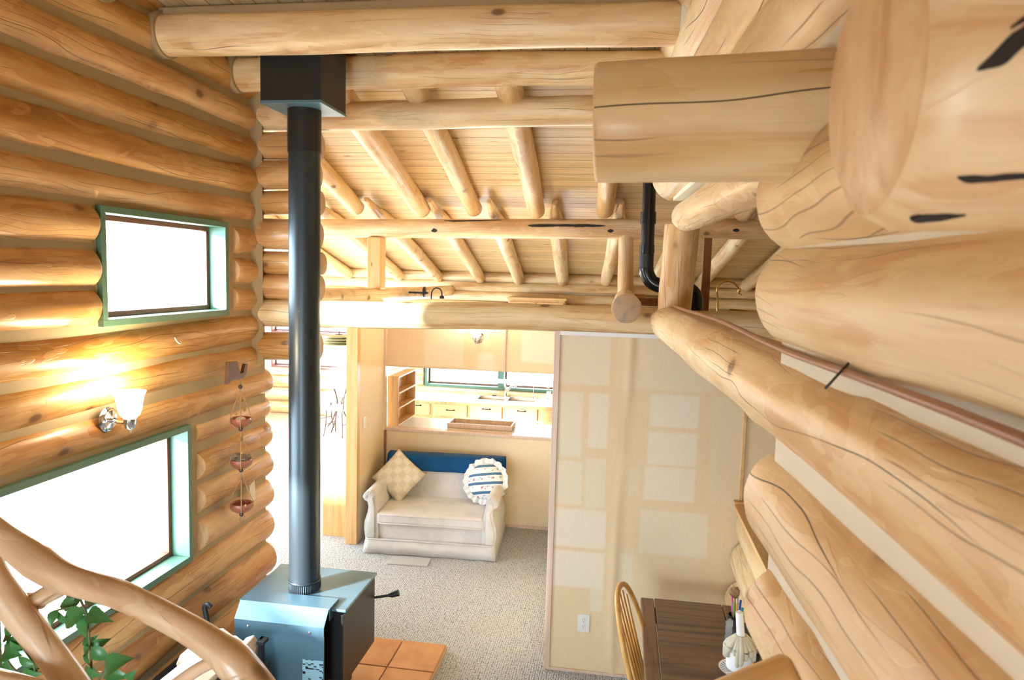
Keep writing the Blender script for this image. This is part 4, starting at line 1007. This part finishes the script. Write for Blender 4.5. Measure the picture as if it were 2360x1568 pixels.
for k in range(n):
    a = 2*PI*k/n; w = math.sin(a*23)*.013+math.sin(a*11+1)*.006
    A.append(bm.verts.new((.180*math.cos(a), .180*math.sin(a), w*.2))); r = .232+.006*math.sin(a*17)
    B.append(bm.verts.new((r*math.cos(a), r*math.sin(a), w*1.3+.004)))
for k in range(n): bm.faces.new((A[k], B[k], B[(k+1) % n], A[(k+1) % n])).smooth = True
bmesh.ops.recalc_face_normals(bm, faces=bm.faces[:])
for f in bm.faces:
    if f.normal.z < 0: f.normal_flip()
mesh_obj('ruffle', bm, RUFF, rp)

# floor register
fv = empty('floor_register', (0, 0, 0), 0, 'ribbed carpet-covered floor register in front of the loveseat', 'vent')
fv.location = (-1.85, 6.15, 0); fv.rotation_euler = (0, 0, .06)
bobj('register_frame', [((-.19, -.09, 0), (.19, .09, .006))], plain('grey_register', (.36, .35, .34), .7), fv)
for i in range(12): bobj('register_rib', [((-.185, -.083+i*.0145, .006), (.185, -.076+i*.0145, .011))], plain('pale_rib', (.62, .61, .60), .7) if i == 0 else bpy.data.materials['pale_rib'], fv, 0)

# ------------------------------------------------------------------ wall plates
def outlet(loc, label, kind='outlet', w=.081, h=.124, rz=0):
    t = empty('wall_'+kind, loc, rz, label, kind)
    bobj('cover_plate', [((-w/2, -.007, -h/2), (w/2, 0, h/2))], IVORY, t, .003)
    if kind == 'outlet':
        for z in (-.022, .022):
            bm = bmesh.new(); lathe(bm, [(0, .003), (.016, .003), (.017, 0)], 18, Matrix.Translation((0, -.007, z)) @ Matrix.Rotation(PI/2, 4, 'X')); s = mesh_obj('socket', bm, IVORY, t, 40)
            bobj('slot', [((-.007, -.0108, z-.001), (-.005, -.0098, z+.009)), ((.005, -.0108, z-.001), (.007, -.0098, z+.009)), ((-.002, -.0108, z-.011), (.002, -.0098, z-.007))], BLACKMATTE, s, 0)
    else:
        bobj('toggle', [((-.005, -.018, -.004), (.005, -.007, .014))], IVORY, t, .001)
outlet((-.163, YP-.001, .354), 'ivory double electric outlet low on the big grasscloth panel')
outlet((-2.479, 6.63, 1.18), 'ivory light switch on the return wall beside the loveseat', 'switch', rz=PI/2, w=.075, h=.115)

# ------------------------------------------------------------------ pine cabinet left of the return wall
pc = empty('pine_chest', (-2.79, 6.60, 0), 0, 'low pine cabinet with white top left of the return wall', 'cabinet')
bobj('chest_body', [((-.11, 0, 0), (.19, .62, .745))], PINE, pc); bobj('chest_top', [((-.13, -.02, .745), (.20, .85, .768))], LAMIN, pc)

# ------------------------------------------------------------------ dining furniture seen past the pipe
dt = empty('bistro_table', (-4.62, 11.15, 0), 0, 'white bistro table with curved iron legs in the dining bay', 'table')
bm = bmesh.new(); lathe(bm, [(0, .745), (.30, .745), (.31, .755), (.30, .77), (0, .77)], 32); mesh_obj('tabletop', bm, LAMIN, dt, 40)
for k in range(3):
    a = k*2*PI/3+2.6; c, s = math.cos(a), math.sin(a); bm = bmesh.new()
    tube(bm, spline([(c*.20, s*.20, .745), (c*.07, s*.07, .55), (c*.06, s*.06, .38), (c*.16, s*.16, .15), (c*.30, s*.30, .012)], 5), .013, 8); mesh_obj('leg', bm, IRON, dt)
def bistro_chair(x, y, rz, label, first=None):
    t = empty('bistro_chair', (x, y, 0), rz, label, 'chair', 'bistro chairs in the dining bay')
    bm = bmesh.new(); box(bm, (-.19, -.18, .44), (.19, .18, .475), .012); mesh_obj('seat', bm, LAMIN, t)
    for sx in (-1, 1):
        for sy in (-1, 1):
            bm = bmesh.new(); tube(bm, spline([(sx*.15, sy*.14, .44), (sx*.155, sy*.15, .2), (sx*.19, sy*.17, .01)], 4), .011, 8); mesh_obj('leg', bm, IRON, t)
    bm = bmesh.new(); tube(bm, [(-.15, .14, .2), (.15, .14, .2)], .007, 8); tube(bm, [(-.15, -.14, .2), (.15, -.14, .2)], .007, 8); mesh_obj('stretcher', bm, IRON, t)
    bm = bmesh.new(); tube(bm, spline([(-.17, .17, .45), (-.18, .2, .7), (-.1, .22, .86), (.1, .22, .86), (.18, .2, .7), (.17, .17, .45)], 5), .011, 8); mesh_obj('back_hoop', bm, IRON, t)
bistro_chair(-4.98, 11.15, 1.2, 'bistro chair with white seat nearest the stovepipe')
bistro_chair(-4.45, 10.75, -1.7, 'bistro chair half hidden by the return wall end')
bw = empty('serving_bowl', (-4.62, 11.2, .772), 0, 'pale bowl standing on the white bistro table', 'bowl')
bm = bmesh.new(); lathe(bm, [(0, 0), (.06, 0), (.12, .05), (.15, .10), (.145, .10), (.115, .055), (0, .012)], 24); mesh_obj('bowl_body', bm, IVORY, bw, 50)
OLIVE = plain('olive_slats', (.30, .26, .12), .6, var=.1)
pl = empty('pendant_lamp', (-4.62, 11.15, 1.43), 0, 'olive layered hanging lampshade above the bistro table', 'lamp')
for i, (r, z) in enumerate(((.30, .02), (.28, .06), (.25, .10), (.20, .14))):
    bm = bmesh.new(); lathe(bm, [(r*.3, z+.03), (r, z), (r+.004, z+.006), (r*.3, z+.038)], 32); mesh_obj('shade_tier', bm, OLIVE, pl, 40)
bm = bmesh.new(); lathe(bm, [(0, -.07), (.12, -.05), (.2, .0), (.22, .02), (0, .03)], 28); mesh_obj('diffuser', bm, IVORY, pl, 40)
bm = bmesh.new(); tube(bm, [(0, 0, .15), (0, 0, .82)], .006, 8); mesh_obj('cord', bm, IRON, pl)

# ------------------------------------------------------------------ hanging planter on the left wall
hp = empty('hanging_planter', (-2.385, 4.16, 0), 0, 'corded hanger with three small terracotta bowls on the left wall', 'planter')
br3 = bm = bmesh.new()
prism(bm, [(-.17, 1.97), (-.15, 2.11), (-.05, 2.10), (-.03, 2.05), (-.015, 2.02), (.02, 2.02), (.035, 2.06), (.045, 2.075), (.075, 2.07), (.06, 2.02), (.02, 1.985), (-.05, 1.985), (-.10, 1.99)], -.012, .012, plane='yz', bev=.003)
mesh_obj('carved_bracket', bm, WALNUT, hp)
bm = bmesh.new()
bowls = [(1.725, .065), (1.455, .067), (1.165, .072)]
knots = [1.93, 1.64, 1.375, 1.09]
def cord_set(ztop, zb, r):
    tube(bm, [(0, 0, ztop), (0, 0, ztop-.04)], .005, 6)
    for k in range(4):
        a = k*PI/2+.5; c, s = math.cos(a)*r*.98, math.sin(a)*r*.98
        tube(bm, spline([(0, 0, ztop-.03), (c*.45, s*.45, (ztop+zb)/2), (c, s, zb), (c*.8, s*.8, zb-.045), (0, 0, zb-.075)], 4), .0028, 6)
tube(bm, [(0, 0, 2.02), (0, 0, 1.93)], .005, 6)
for (zb, r), zt in zip(bowls, (1.95, 1.645, 1.38)): cord_set(zt, zb, r)
tube(bm, [(0, 0, 1.10), (.005, .005, 1.04)], [.004, .010], 6); tube(bm, [(0, 0, 1.10), (-.01, -.008, 1.05)], .003, 6)
mesh_obj('cords', bm, JUTE, hp)
for (zb, r) in bowls:
    bm = bmesh.new(); lathe(bm, [(0, zb-.055), (r*.5, zb-.053), (r*.9, zb-.03), (r*1.0, zb-.008), (r*.93, zb+.004), (r*.88, zb), (r*.85, zb-.02), (0, zb-.035)], 28); mesh_obj('clay_bowl', bm, TERRA, hp, 50)
for z in (1.93, 1.655, 1.385, 1.09):
    bm = bmesh.new(); bmesh.ops.create_uvsphere(bm, u_segments=14, v_segments=8, radius=.014); mesh_obj('dark_bead', bm, BEADD, hp, True).location = (0, 0, z)
for i, (x, y, z) in enumerate([(0, -.025, 1.84), (0, .03, 1.835), (0, .05, 1.77), (0, -.055, 1.765), (0, -.015, 1.59), (0, .015, 1.59), (.03, -.04, 1.51), (0, -.02, 1.32), (0, .02, 1.325), (.05, -.04, 1.165), (.05, .05, 1.165)]):
    bm = bmesh.new(); bmesh.ops.create_uvsphere(bm, u_segments=10, v_segments=6, radius=.009); o = mesh_obj('amber_bead', bm, BEADL, hp, True); o.location = (x, y, z); o.scale.z = 1.3
bm = bmesh.new(); bmesh.ops.create_uvsphere(bm, u_segments=16, v_segments=8, radius=.035); o = mesh_obj('white_stone', bm, IVORY); o.location = (-2.385, 4.16, 1.715); o.scale.z = .6; tag(o, 'white stone in the topmost hanging clay bowl', 'stone')
bm = bmesh.new()
for i in range(70):
    a = random.random()*2*PI; r = .03+.03*random.random(); z = 1.455+random.uniform(-.01, .03); a2 = a+random.uniform(.5, 1.6)
    tube(bm, [(r*math.cos(a), r*math.sin(a), z), (r*1.1*math.cos((a+a2)/2), r*1.1*math.sin((a+a2)/2), z+.006), (r*math.cos(a2), r*math.sin(a2), z+random.uniform(-.01, .012))], .0016, 4)
o = mesh_obj('bird_nest', bm, plain('grey_twigs', (.36, .32, .27), .8)); o.location = (-2.385, 4.16, 0); tag(o, 'grey twiggy nest in the middle hanging clay bowl', 'nest')
o = bobj('paper_card', [((-.002, -.045, -.07), (.002, .045, .07))], plain('cream_card', (.74, .66, .48), .6), bev=.001); o.location = (-2.44, 4.40, 1.16); o.rotation_euler = (.12, 0, .15); tag(o, 'small cream card stuck on the log beside the lowest clay bowl', 'card')
bm = bmesh.new(); tube(bm, spline([(0, 0, .02), (.012, 0, .0), (.02, .008, -.012), (.02, .025, -.015), (.015, .03, 0)], 4), .003, 8); o = mesh_obj('wall_hook', bm, WHITEP); o.location = (-2.47, 3.62, 2.27); tag(o, 'tiny white cup hook on the left log wall under the upper window', 'hook')

# ------------------------------------------------------------------ table, chair, tableware
tb = empty('dining_table', (.47, 3.6, 0), 0, 'dark weathered plank table below the right wall', 'table')
bobj('plank_top', [((-.195, -.72, .715), (.20, .66, .742))], DARKT, tb, .003)
bobj('edge_board', [((-.28, -.72, .713), (-.20, .66, .742))], DARKR, tb, .008); bobj('edge_board', [((.205, -.72, .713), (.275, .66, .742))], DARKR, tb, .006)
bobj('apron', [((-.24, -.66, .62), (.24, -.64, .713)), ((-.24, .58, .62), (.24, .60, .713)), ((-.24, -.64, .62), (-.22, .58, .713)), ((.22, -.64, .62), (.24, .58, .713))], DARKR, tb)
for x in (-.22, .22):
    for y in (-.63, .57): bobj('leg', [((x-.03, y-.03, 0), (x+.03, y+.03, .713))], DARKR, tb, .006)
cr = empty('windsor_chair', (.38, 3.65, 0), -.2, 'golden hoop-back spindle chair at the dark table', 'chair')
bm = bmesh.new(); lathe(bm, [(0, .425), (.17, .425), (.205, .44), (.21, .455), (.19, .462), (0, .455)], 32); mesh_obj('seat', bm, OAKY, cr, 50)
for sx, sy in ((-1, -1), (-1, 1), (1, -1), (1, 1)):
    bm = bmesh.new(); tube(bm, [(sx*.12, sy*.12, .43), (sx*.15, sy*.15, .25), (sx*.19, sy*.19, 0)], [.014, .02, .012], 10); mesh_obj('leg', bm, OAKY, cr)
hoop = [(-.165, -.15, .455), (-.20, -.205, .60), (-.255, -.215, .80), (-.315, -.13, .985), (-.335, 0, 1.035), (-.315, .13, .985), (-.255, .215, .80), (-.20, .205, .60), (-.165, .15, .455)]
hs = spline(hoop, 8); bm = bmesh.new(); tube(bm, hs, .0145, 12); mesh_obj('back_hoop', bm, OAKY, cr)
for k in range(5):
    y = -.10+.05*k; zt = 1.03-.95*y*y*6; bm = bmesh.new(); xt = -.333+1.9*y*y
    tube(bm, [(-.17, y*.8, .455), (-.22, y*.9, .62), (xt, y*1.1, min(zt, 1.03)-.02)], [.007, .010, .006], 8); mesh_obj('spindle', bm, OAKY, cr)
o = mesh_obj('seat_pad', cushion_bm(.17, .025), cloth('white_striped_pad', (.75, .77, .80))); o.location = (.38, 3.63, .487); tag(o, 'white cushion lying on the seat of the spindle chair', 'cushion')
# candle in wax-dripped bottle on plate
bm = bmesh.new(); lathe(bm, [(0, 0), (.05, 0), (.085, .012), (.092, .018), (.088, .018), (.05, .006), (0, .006)], 36); o = mesh_obj('china_plate', bm, CHINA, None, 50); o.location = (.648, 3.52, .742); tag(o, 'small plate with dark blue rays under the wax-dripped bottle', 'plate')
cd = empty('candle_bottle', (.662, 3.54, .750), 0, 'white candle in a wax-dripped bottle on the dark table', 'candle'); cd.scale = (1.28, 1.28, .86)
bm = bmesh.new(); lathe(bm, [(0, 0), (.048, 0), (.052, .02), (.052, .12), (.03, .16), (.018, .175), (.018, .19), (0, .19)], 28); mesh_obj('bottle', bm, WHITEP, cd, 50)
bm = bmesh.new(); rnd = random.Random(5)
for k in range(20):
    a = 2*PI*k/20+rnd.uniform(-.1, .1); e = rnd.uniform(.03, .12); c, s = math.cos(a), math.sin(a)
    tube(bm, spline([(c*.014, s*.014, .20), (c*.03, s*.03, .178), (c*.055, s*.055, .14), (c*.057, s*.057, (.14+e)/2+.02), (c*.056, s*.056, e)], 4), [.008+.004*rnd.random()]*16+[.005], 8)
mesh_obj('wax_drips', bm, WAX, cd)
bm = bmesh.new(); tube(bm, [(0, 0, .185), (-.012, 0, .34)], [.0165, .014], 16); tube(bm, [(-.012, 0, .34), (-.011, 0, .352)], .0015, 6); mesh_obj('candle', bm, CANDLE, cd, 40)
# utensils jar behind, against the wall
ju = empty('utensil_jar', (.70, 3.93, .742), 0, 'dark jar of pens and brushes beside the wall logs', 'jar')
bm = bmesh.new(); lathe(bm, [(0, 0), (.04, 0), (.042, .10), (.038, .10), (.036, .01), (0, .008)], 22); mesh_obj('jar_body', bm, BLACKMATTE, ju, 50)
for i, (dx, dy, h, r, c) in enumerate([(-.015, .01, .20, .006, (.55, .12, .35)), (.0, -.012, .17, .005, (.80, .55, .05)), (.016, .01, .18, .006, (.02, .08, .55)), (.02, -.01, .15, .007, (.03, .35, .62)), (-.012, -.014, .18, .005, (.30, .48, .12)), (.008, .022, .19, .005, (.75, .76, .78))]):
    bm = bmesh.new(); tube(bm, [(dx*.6, dy*.6, .015), (dx*1.6, dy*1.6, h)], r, 8)
    o = mesh_obj(('purple_pen', 'yellow_pencil', 'navy_marker', 'blue_marker', 'green_pen', 'silver_pen')[i], bm, plain('pen_color', c, .35)); o.location = ju.location; tag(o, ('purple pen', 'yellow pencil', 'navy blue marker', 'bright blue marker', 'green pen', 'silver pen')[i]+' standing in the dark jar by the wall', 'pen')
bm = bmesh.new(); bmesh.ops.create_uvsphere(bm, u_segments=18, v_segments=12, radius=.03)
for v in bm.verts: v.co *= 1+.25*noise.noise(v.co*60)
tube(bm, [(0, 0, 0), (.01, -.01, -.16)], .004, 6)
o = mesh_obj('bristle_brush', bm, plain('brown_bristle', (.30, .18, .08), .8), None, False); o.location = (.695, 3.97, .955); tag(o, 'round brown bristle brush sticking up from the dark jar', 'brush')
bg = bmesh.new()
for s in (0, 1):
    pass
V = []
for j in range(13):
    row = []
    for i in range(9):
        u, v = i/8-.5, j/12
        row.append(bg.verts.new((u*.045+.006*noise.noise((u*9, v*9, 1)), .012*noise.noise((u*8, v*8, 4)), v*.14*(1-.25*abs(u)))))
    V.append(row)
for j in range(12):
    for i in range(8): bg.faces.new((V[j][i], V[j][i+1], V[j+1][i+1], V[j+1][i])).smooth = True
bmesh.ops.solidify(bg, geom=bg.faces[:], thickness=.004)
def plastic():
    k = NT('clear_plastic'); k.set((.86, .87, .88), .18); k.b.inputs['Transmission Weight'].default_value = .25; return k.m
o = mesh_obj('plastic_bag', bg, plastic()); o.location = (.648, 3.80, .743); o.rotation_euler = (0, 0, .2); tag(o, 'crumpled clear plastic wrapper standing behind the candle', 'wrapper')
o = bobj('black_block', [((-.045, -.17, 0), (.045, .17, .09))], BLACKMATTE, bev=.006); o.location = (.755-.045, 3.70, .742); tag(o, 'black block lying against the wall beside the candle bottle', 'case')  # plain black block filling the dark wedge between table and wall

# ------------------------------------------------------------------ branch railing (left) and rail post end (right)
rl = empty('branch_railing', (-1.2, 1.5, 1.2), 0, 'natural bent branch railing with forked balusters at lower left', 'railing')
def branch(name, pts, radii, parent, sub=7, seed=1, mat=WOODB):
    P = spline(pts, sub); m = len(P); R_ = []
    for i in range(m):
        t = i/(m-1)*(len(radii)-1); a = int(min(t, len(radii)-2)); R_.append(radii[a]+(radii[a+1]-radii[a])*(t-a))
    bm = bmesh.new(); n = 20; rings = []; up = Vector((0, 1, 0))
    for i, p in enumerate(P):
        t = (P[min(i+1, m-1)]-P[max(i-1, 0)]).normalized(); a = t.cross(up).normalized(); b = a.cross(t).normalized()
        rings.append([bm.verts.new(p+(a*math.cos(2*PI*k/n)+b*math.sin(2*PI*k/n))*R_[i]*(1+.10*noise.noise(p*9+Vector((seed, math.cos(2*PI*k/n), math.sin(2*PI*k/n)))))) for k in range(n)])
    for i in range(m-1):
        for k in range(n): bm.faces.new((rings[i][k], rings[i+1][k], rings[i+1][(k+1) % n], rings[i][(k+1) % n])).smooth = True
    bm.faces.new(rings[0]); bm.faces.new(rings[-1][::-1]); bmesh.ops.recalc_face_normals(bm, faces=bm.faces[:])
    bmesh.ops.transform(bm, matrix=Matrix.Translation(-parent.location), verts=bm.verts[:])
    # align local x with the branch so the grain follows it
    d = (P[-1]-P[0]).normalized(); q = d.to_track_quat('X', 'Z').to_matrix().to_4x4()
    bmesh.ops.transform(bm, matrix=q.inverted(), verts=bm.verts[:])
    o = mesh_obj(name, bm, mat, parent); o.matrix_basis = q; return o
branch('handrail', [(-1.75, 1.5, 2.15), (-1.582, 1.5, 2.055), (-1.50, 1.5, 2.01), (-1.41, 1.5, 1.952), (-1.33, 1.5, 1.92), (-1.20, 1.5, 1.895), (-1.096, 1.5, 1.862), (-1.005, 1.5, 1.825), (-.93, 1.5, 1.785), (-.885, 1.5, 1.755), (-.83, 1.5, 1.70), (-.77, 1.5, 1.62), (-.70, 1.5, 1.45)], [.032, .032, .033, .042, .036, .033, .034, .034, .037, .044, .042, .040, .038], rl)
branch('baluster', [(-1.62, 1.52, 2.05), (-1.55, 1.5, 1.935), (-1.495, 1.5, 1.85), (-1.43, 1.5, 1.775), (-1.36, 1.5, 1.695), (-1.29, 1.5, 1.60), (-1.20, 1.5, 1.42)], [.032, .034, .036, .036, .035, .036, .036], rl, seed=2)
branch('brace', [(-1.47, 1.53, 1.82), (-1.40, 1.55, 1.862), (-1.33, 1.53, 1.905)], [.022, .024, .021], rl, seed=3)
branch('brace', [(-.90, 1.53, 1.755), (-.95, 1.55, 1.725), (-1.01, 1.56, 1.69), (-1.10, 1.56, 1.62)], [.02, .018, .017, .016], rl, seed=4)
branch('lower_rail', [(-1.75, 1.35, 1.72), (-1.5, 1.38, 1.715), (-1.30, 1.42, 1.655), (-1.10, 1.45, 1.55)], [.03, .03, .03, .03], rl, seed=5)
branch('brace', [(-1.62, 1.56, 1.80), (-1.50, 1.56, 1.815), (-1.44, 1.54, 1.83)], [.022, .022, .02], rl, seed=6)
rr_ = thing_log('log rail end with a chamfered tip at the lower right edge', 'rail', (-.12, 1.08, 1.865), (.302, 1.10, 2.08), .046, .050, mat=WOODP, bumps=1, n=32, bev=.03, name='rail_end')

# ------------------------------------------------------------------ leafy vine twined on the railing
vn = empty('leafy_vine', (-1.35, 1.72, 1.3), 0, 'dark green leafy vine behind the branch railing', 'plant')
VL = Vector(vn.location)
stems = [[(-1.70, 1.74, 1.36), (-1.66, 1.74, 1.46), (-1.657, 1.74, 1.522), (-1.70, 1.74, 1.58), (-1.715, 1.74, 1.615)], [(-1.50, 1.74, 1.36), (-1.47, 1.74, 1.50), (-1.472, 1.74, 1.596), (-1.478, 1.74, 1.69), (-1.486, 1.73, 1.735), (-1.494, 1.72, 1.80)], [(-1.47, 1.74, 1.45), (-1.44, 1.74, 1.51), (-1.42, 1.74, 1.53)], [(-1.478, 1.74, 1.69), (-1.52, 1.75, 1.705), (-1.577, 1.745, 1.693)], [(-1.66, 1.74, 1.45), (-1.75, 1.75, 1.51), (-1.77, 1.76, 1.56)]]
bm = bmesh.new()
for s in stems: tube(bm, [p-VL for p in spline(s, 5)], .0035, 6)
mesh_obj('stem', bm, plain('vine_stem', (.12, .14, .05), .6), vn)
def leaf_mesh(L=1, w=.3):
    bm = bmesh.new(); n = 16; rows = []
    for i in range(n+1):
        t = i/n; ww = w*math.sin(PI*t**.75)*(1-.25*t)*(1+.06*math.sin(t*40)) if 0 < i < n else .01
        z = .10*math.sin(PI*t)-.14*t*t
        rows.append([bm.verts.new((t*L, k*ww, z+abs(k)*ww*.30)) for k in (-1, -.5, 0, .5, 1)])
    for i in range(n):
        for k in range(4): bm.faces.new((rows[i][k], rows[i+1][k], rows[i+1][k+1], rows[i][k+1])).smooth = True
    me = bpy.data.meshes.new('leaf'); bm.to_mesh(me); bm.free(); me.materials.append(LEAF); return me
LM = [leaf_mesh(1, .30), leaf_mesh(1, .26), leaf_mesh(1, .34)]
LEAVES = [(-1.467, 1.717, 1.777, -1.412, 1.712, 1.781),
  (-1.486, 1.726, 1.757, -1.54, 1.724, 1.763),
  (-1.494, 1.744, 1.771, -1.492, 1.712, 1.793),
  (-1.449, 1.701, 1.766, -1.422, 1.712, 1.75),
  (-1.469, 1.718, 1.759, -1.479, 1.696, 1.755),
  (-1.525, 1.77, 1.712, -1.587, 1.761, 1.696),
  (-1.459, 1.759, 1.724, -1.42, 1.75, 1.746),
  (-1.579, 1.745, 1.694, -1.579, 1.718, 1.659),
  (-1.575, 1.744, 1.691, -1.535, 1.757, 1.65),
  (-1.479, 1.737, 1.705, -1.56, 1.742, 1.648),
  (-1.48, 1.747, 1.693, -1.392, 1.716, 1.697),
  (-1.489, 1.753, 1.685, -1.497, 1.751, 1.609),
  (-1.373, 1.721, 1.75, -1.323, 1.688, 1.756),
  (-1.487, 1.761, 1.587, -1.46, 1.752, 1.624),
  (-1.483, 1.75, 1.589, -1.5, 1.764, 1.616),
  (-1.477, 1.75, 1.594, -1.431, 1.766, 1.608),
  (-1.456, 1.728, 1.601, -1.409, 1.737, 1.567),
  (-1.465, 1.731, 1.598, -1.502, 1.748, 1.561),
  (-1.492, 1.762, 1.575, -1.472, 1.732, 1.545),
  (-1.401, 1.71, 1.548, -1.311, 1.686, 1.609),
  (-1.447, 1.768, 1.506, -1.371, 1.757, 1.507),
  (-1.358, 1.744, 1.506, -1.321, 1.725, 1.545),
  (-1.653, 1.736, 1.529, -1.595, 1.722, 1.575),
  (-1.643, 1.725, 1.533, -1.693, 1.722, 1.55),
  (-1.658, 1.741, 1.518, -1.666, 1.756, 1.484),
  (-1.661, 1.748, 1.517, -1.632, 1.764, 1.508),
  (-1.735, 1.76, 1.603, -1.798, 1.779, 1.571),
  (-1.722, 1.747, 1.611, -1.726, 1.721, 1.634),
  (-1.727, 1.76, 1.593, -1.715, 1.778, 1.563),
  (-1.766, 1.763, 1.572, -1.701, 1.76, 1.553),
  (-1.767, 1.75, 1.54, -1.697, 1.727, 1.554),
  (-1.785, 1.758, 1.493, -1.735, 1.755, 1.483),
  (-1.671, 1.72, 1.581, -1.681, 1.688, 1.611),
  (-1.481, 1.76, 1.524, -1.471, 1.779, 1.496),
  (-1.577, 1.706, 1.547, -1.618, 1.715, 1.555),
  (-1.478, 1.729, 1.535, -1.419, 1.702, 1.537),
  (-1.74, 1.721, 1.584, -1.779, 1.728, 1.558),
  (-1.751, 1.761, 1.51, -1.75, 1.729, 1.539),
  (-1.581, 1.743, 1.504, -1.581, 1.71, 1.544),
  (-1.703, 1.75, 1.486, -1.637, 1.733, 1.496),
  (-1.77, 1.762, 1.464, -1.746, 1.781, 1.441)]
rnd = random.Random(11)
for q in LEAVES:
    a, b = Vector(q[:3]), Vector(q[3:]); d = (b-a); L = d.length*1.08; d.normalize()
    o = bpy.data.objects.new('leaf', LM[rnd.randrange(3)]); COL.objects.link(o); o.parent = vn; o.location = a-VL
    nm = Vector((rnd.uniform(-.5, .5), -1, rnd.uniform(.0, .9))); yv = nm.cross(d).normalized(); zv = d.cross(yv)
    o.rotation_euler = Matrix((d, yv, zv)).transposed().to_euler(); o.scale = (L, max(L, .05), L)
bpy.context.view_layer.update()
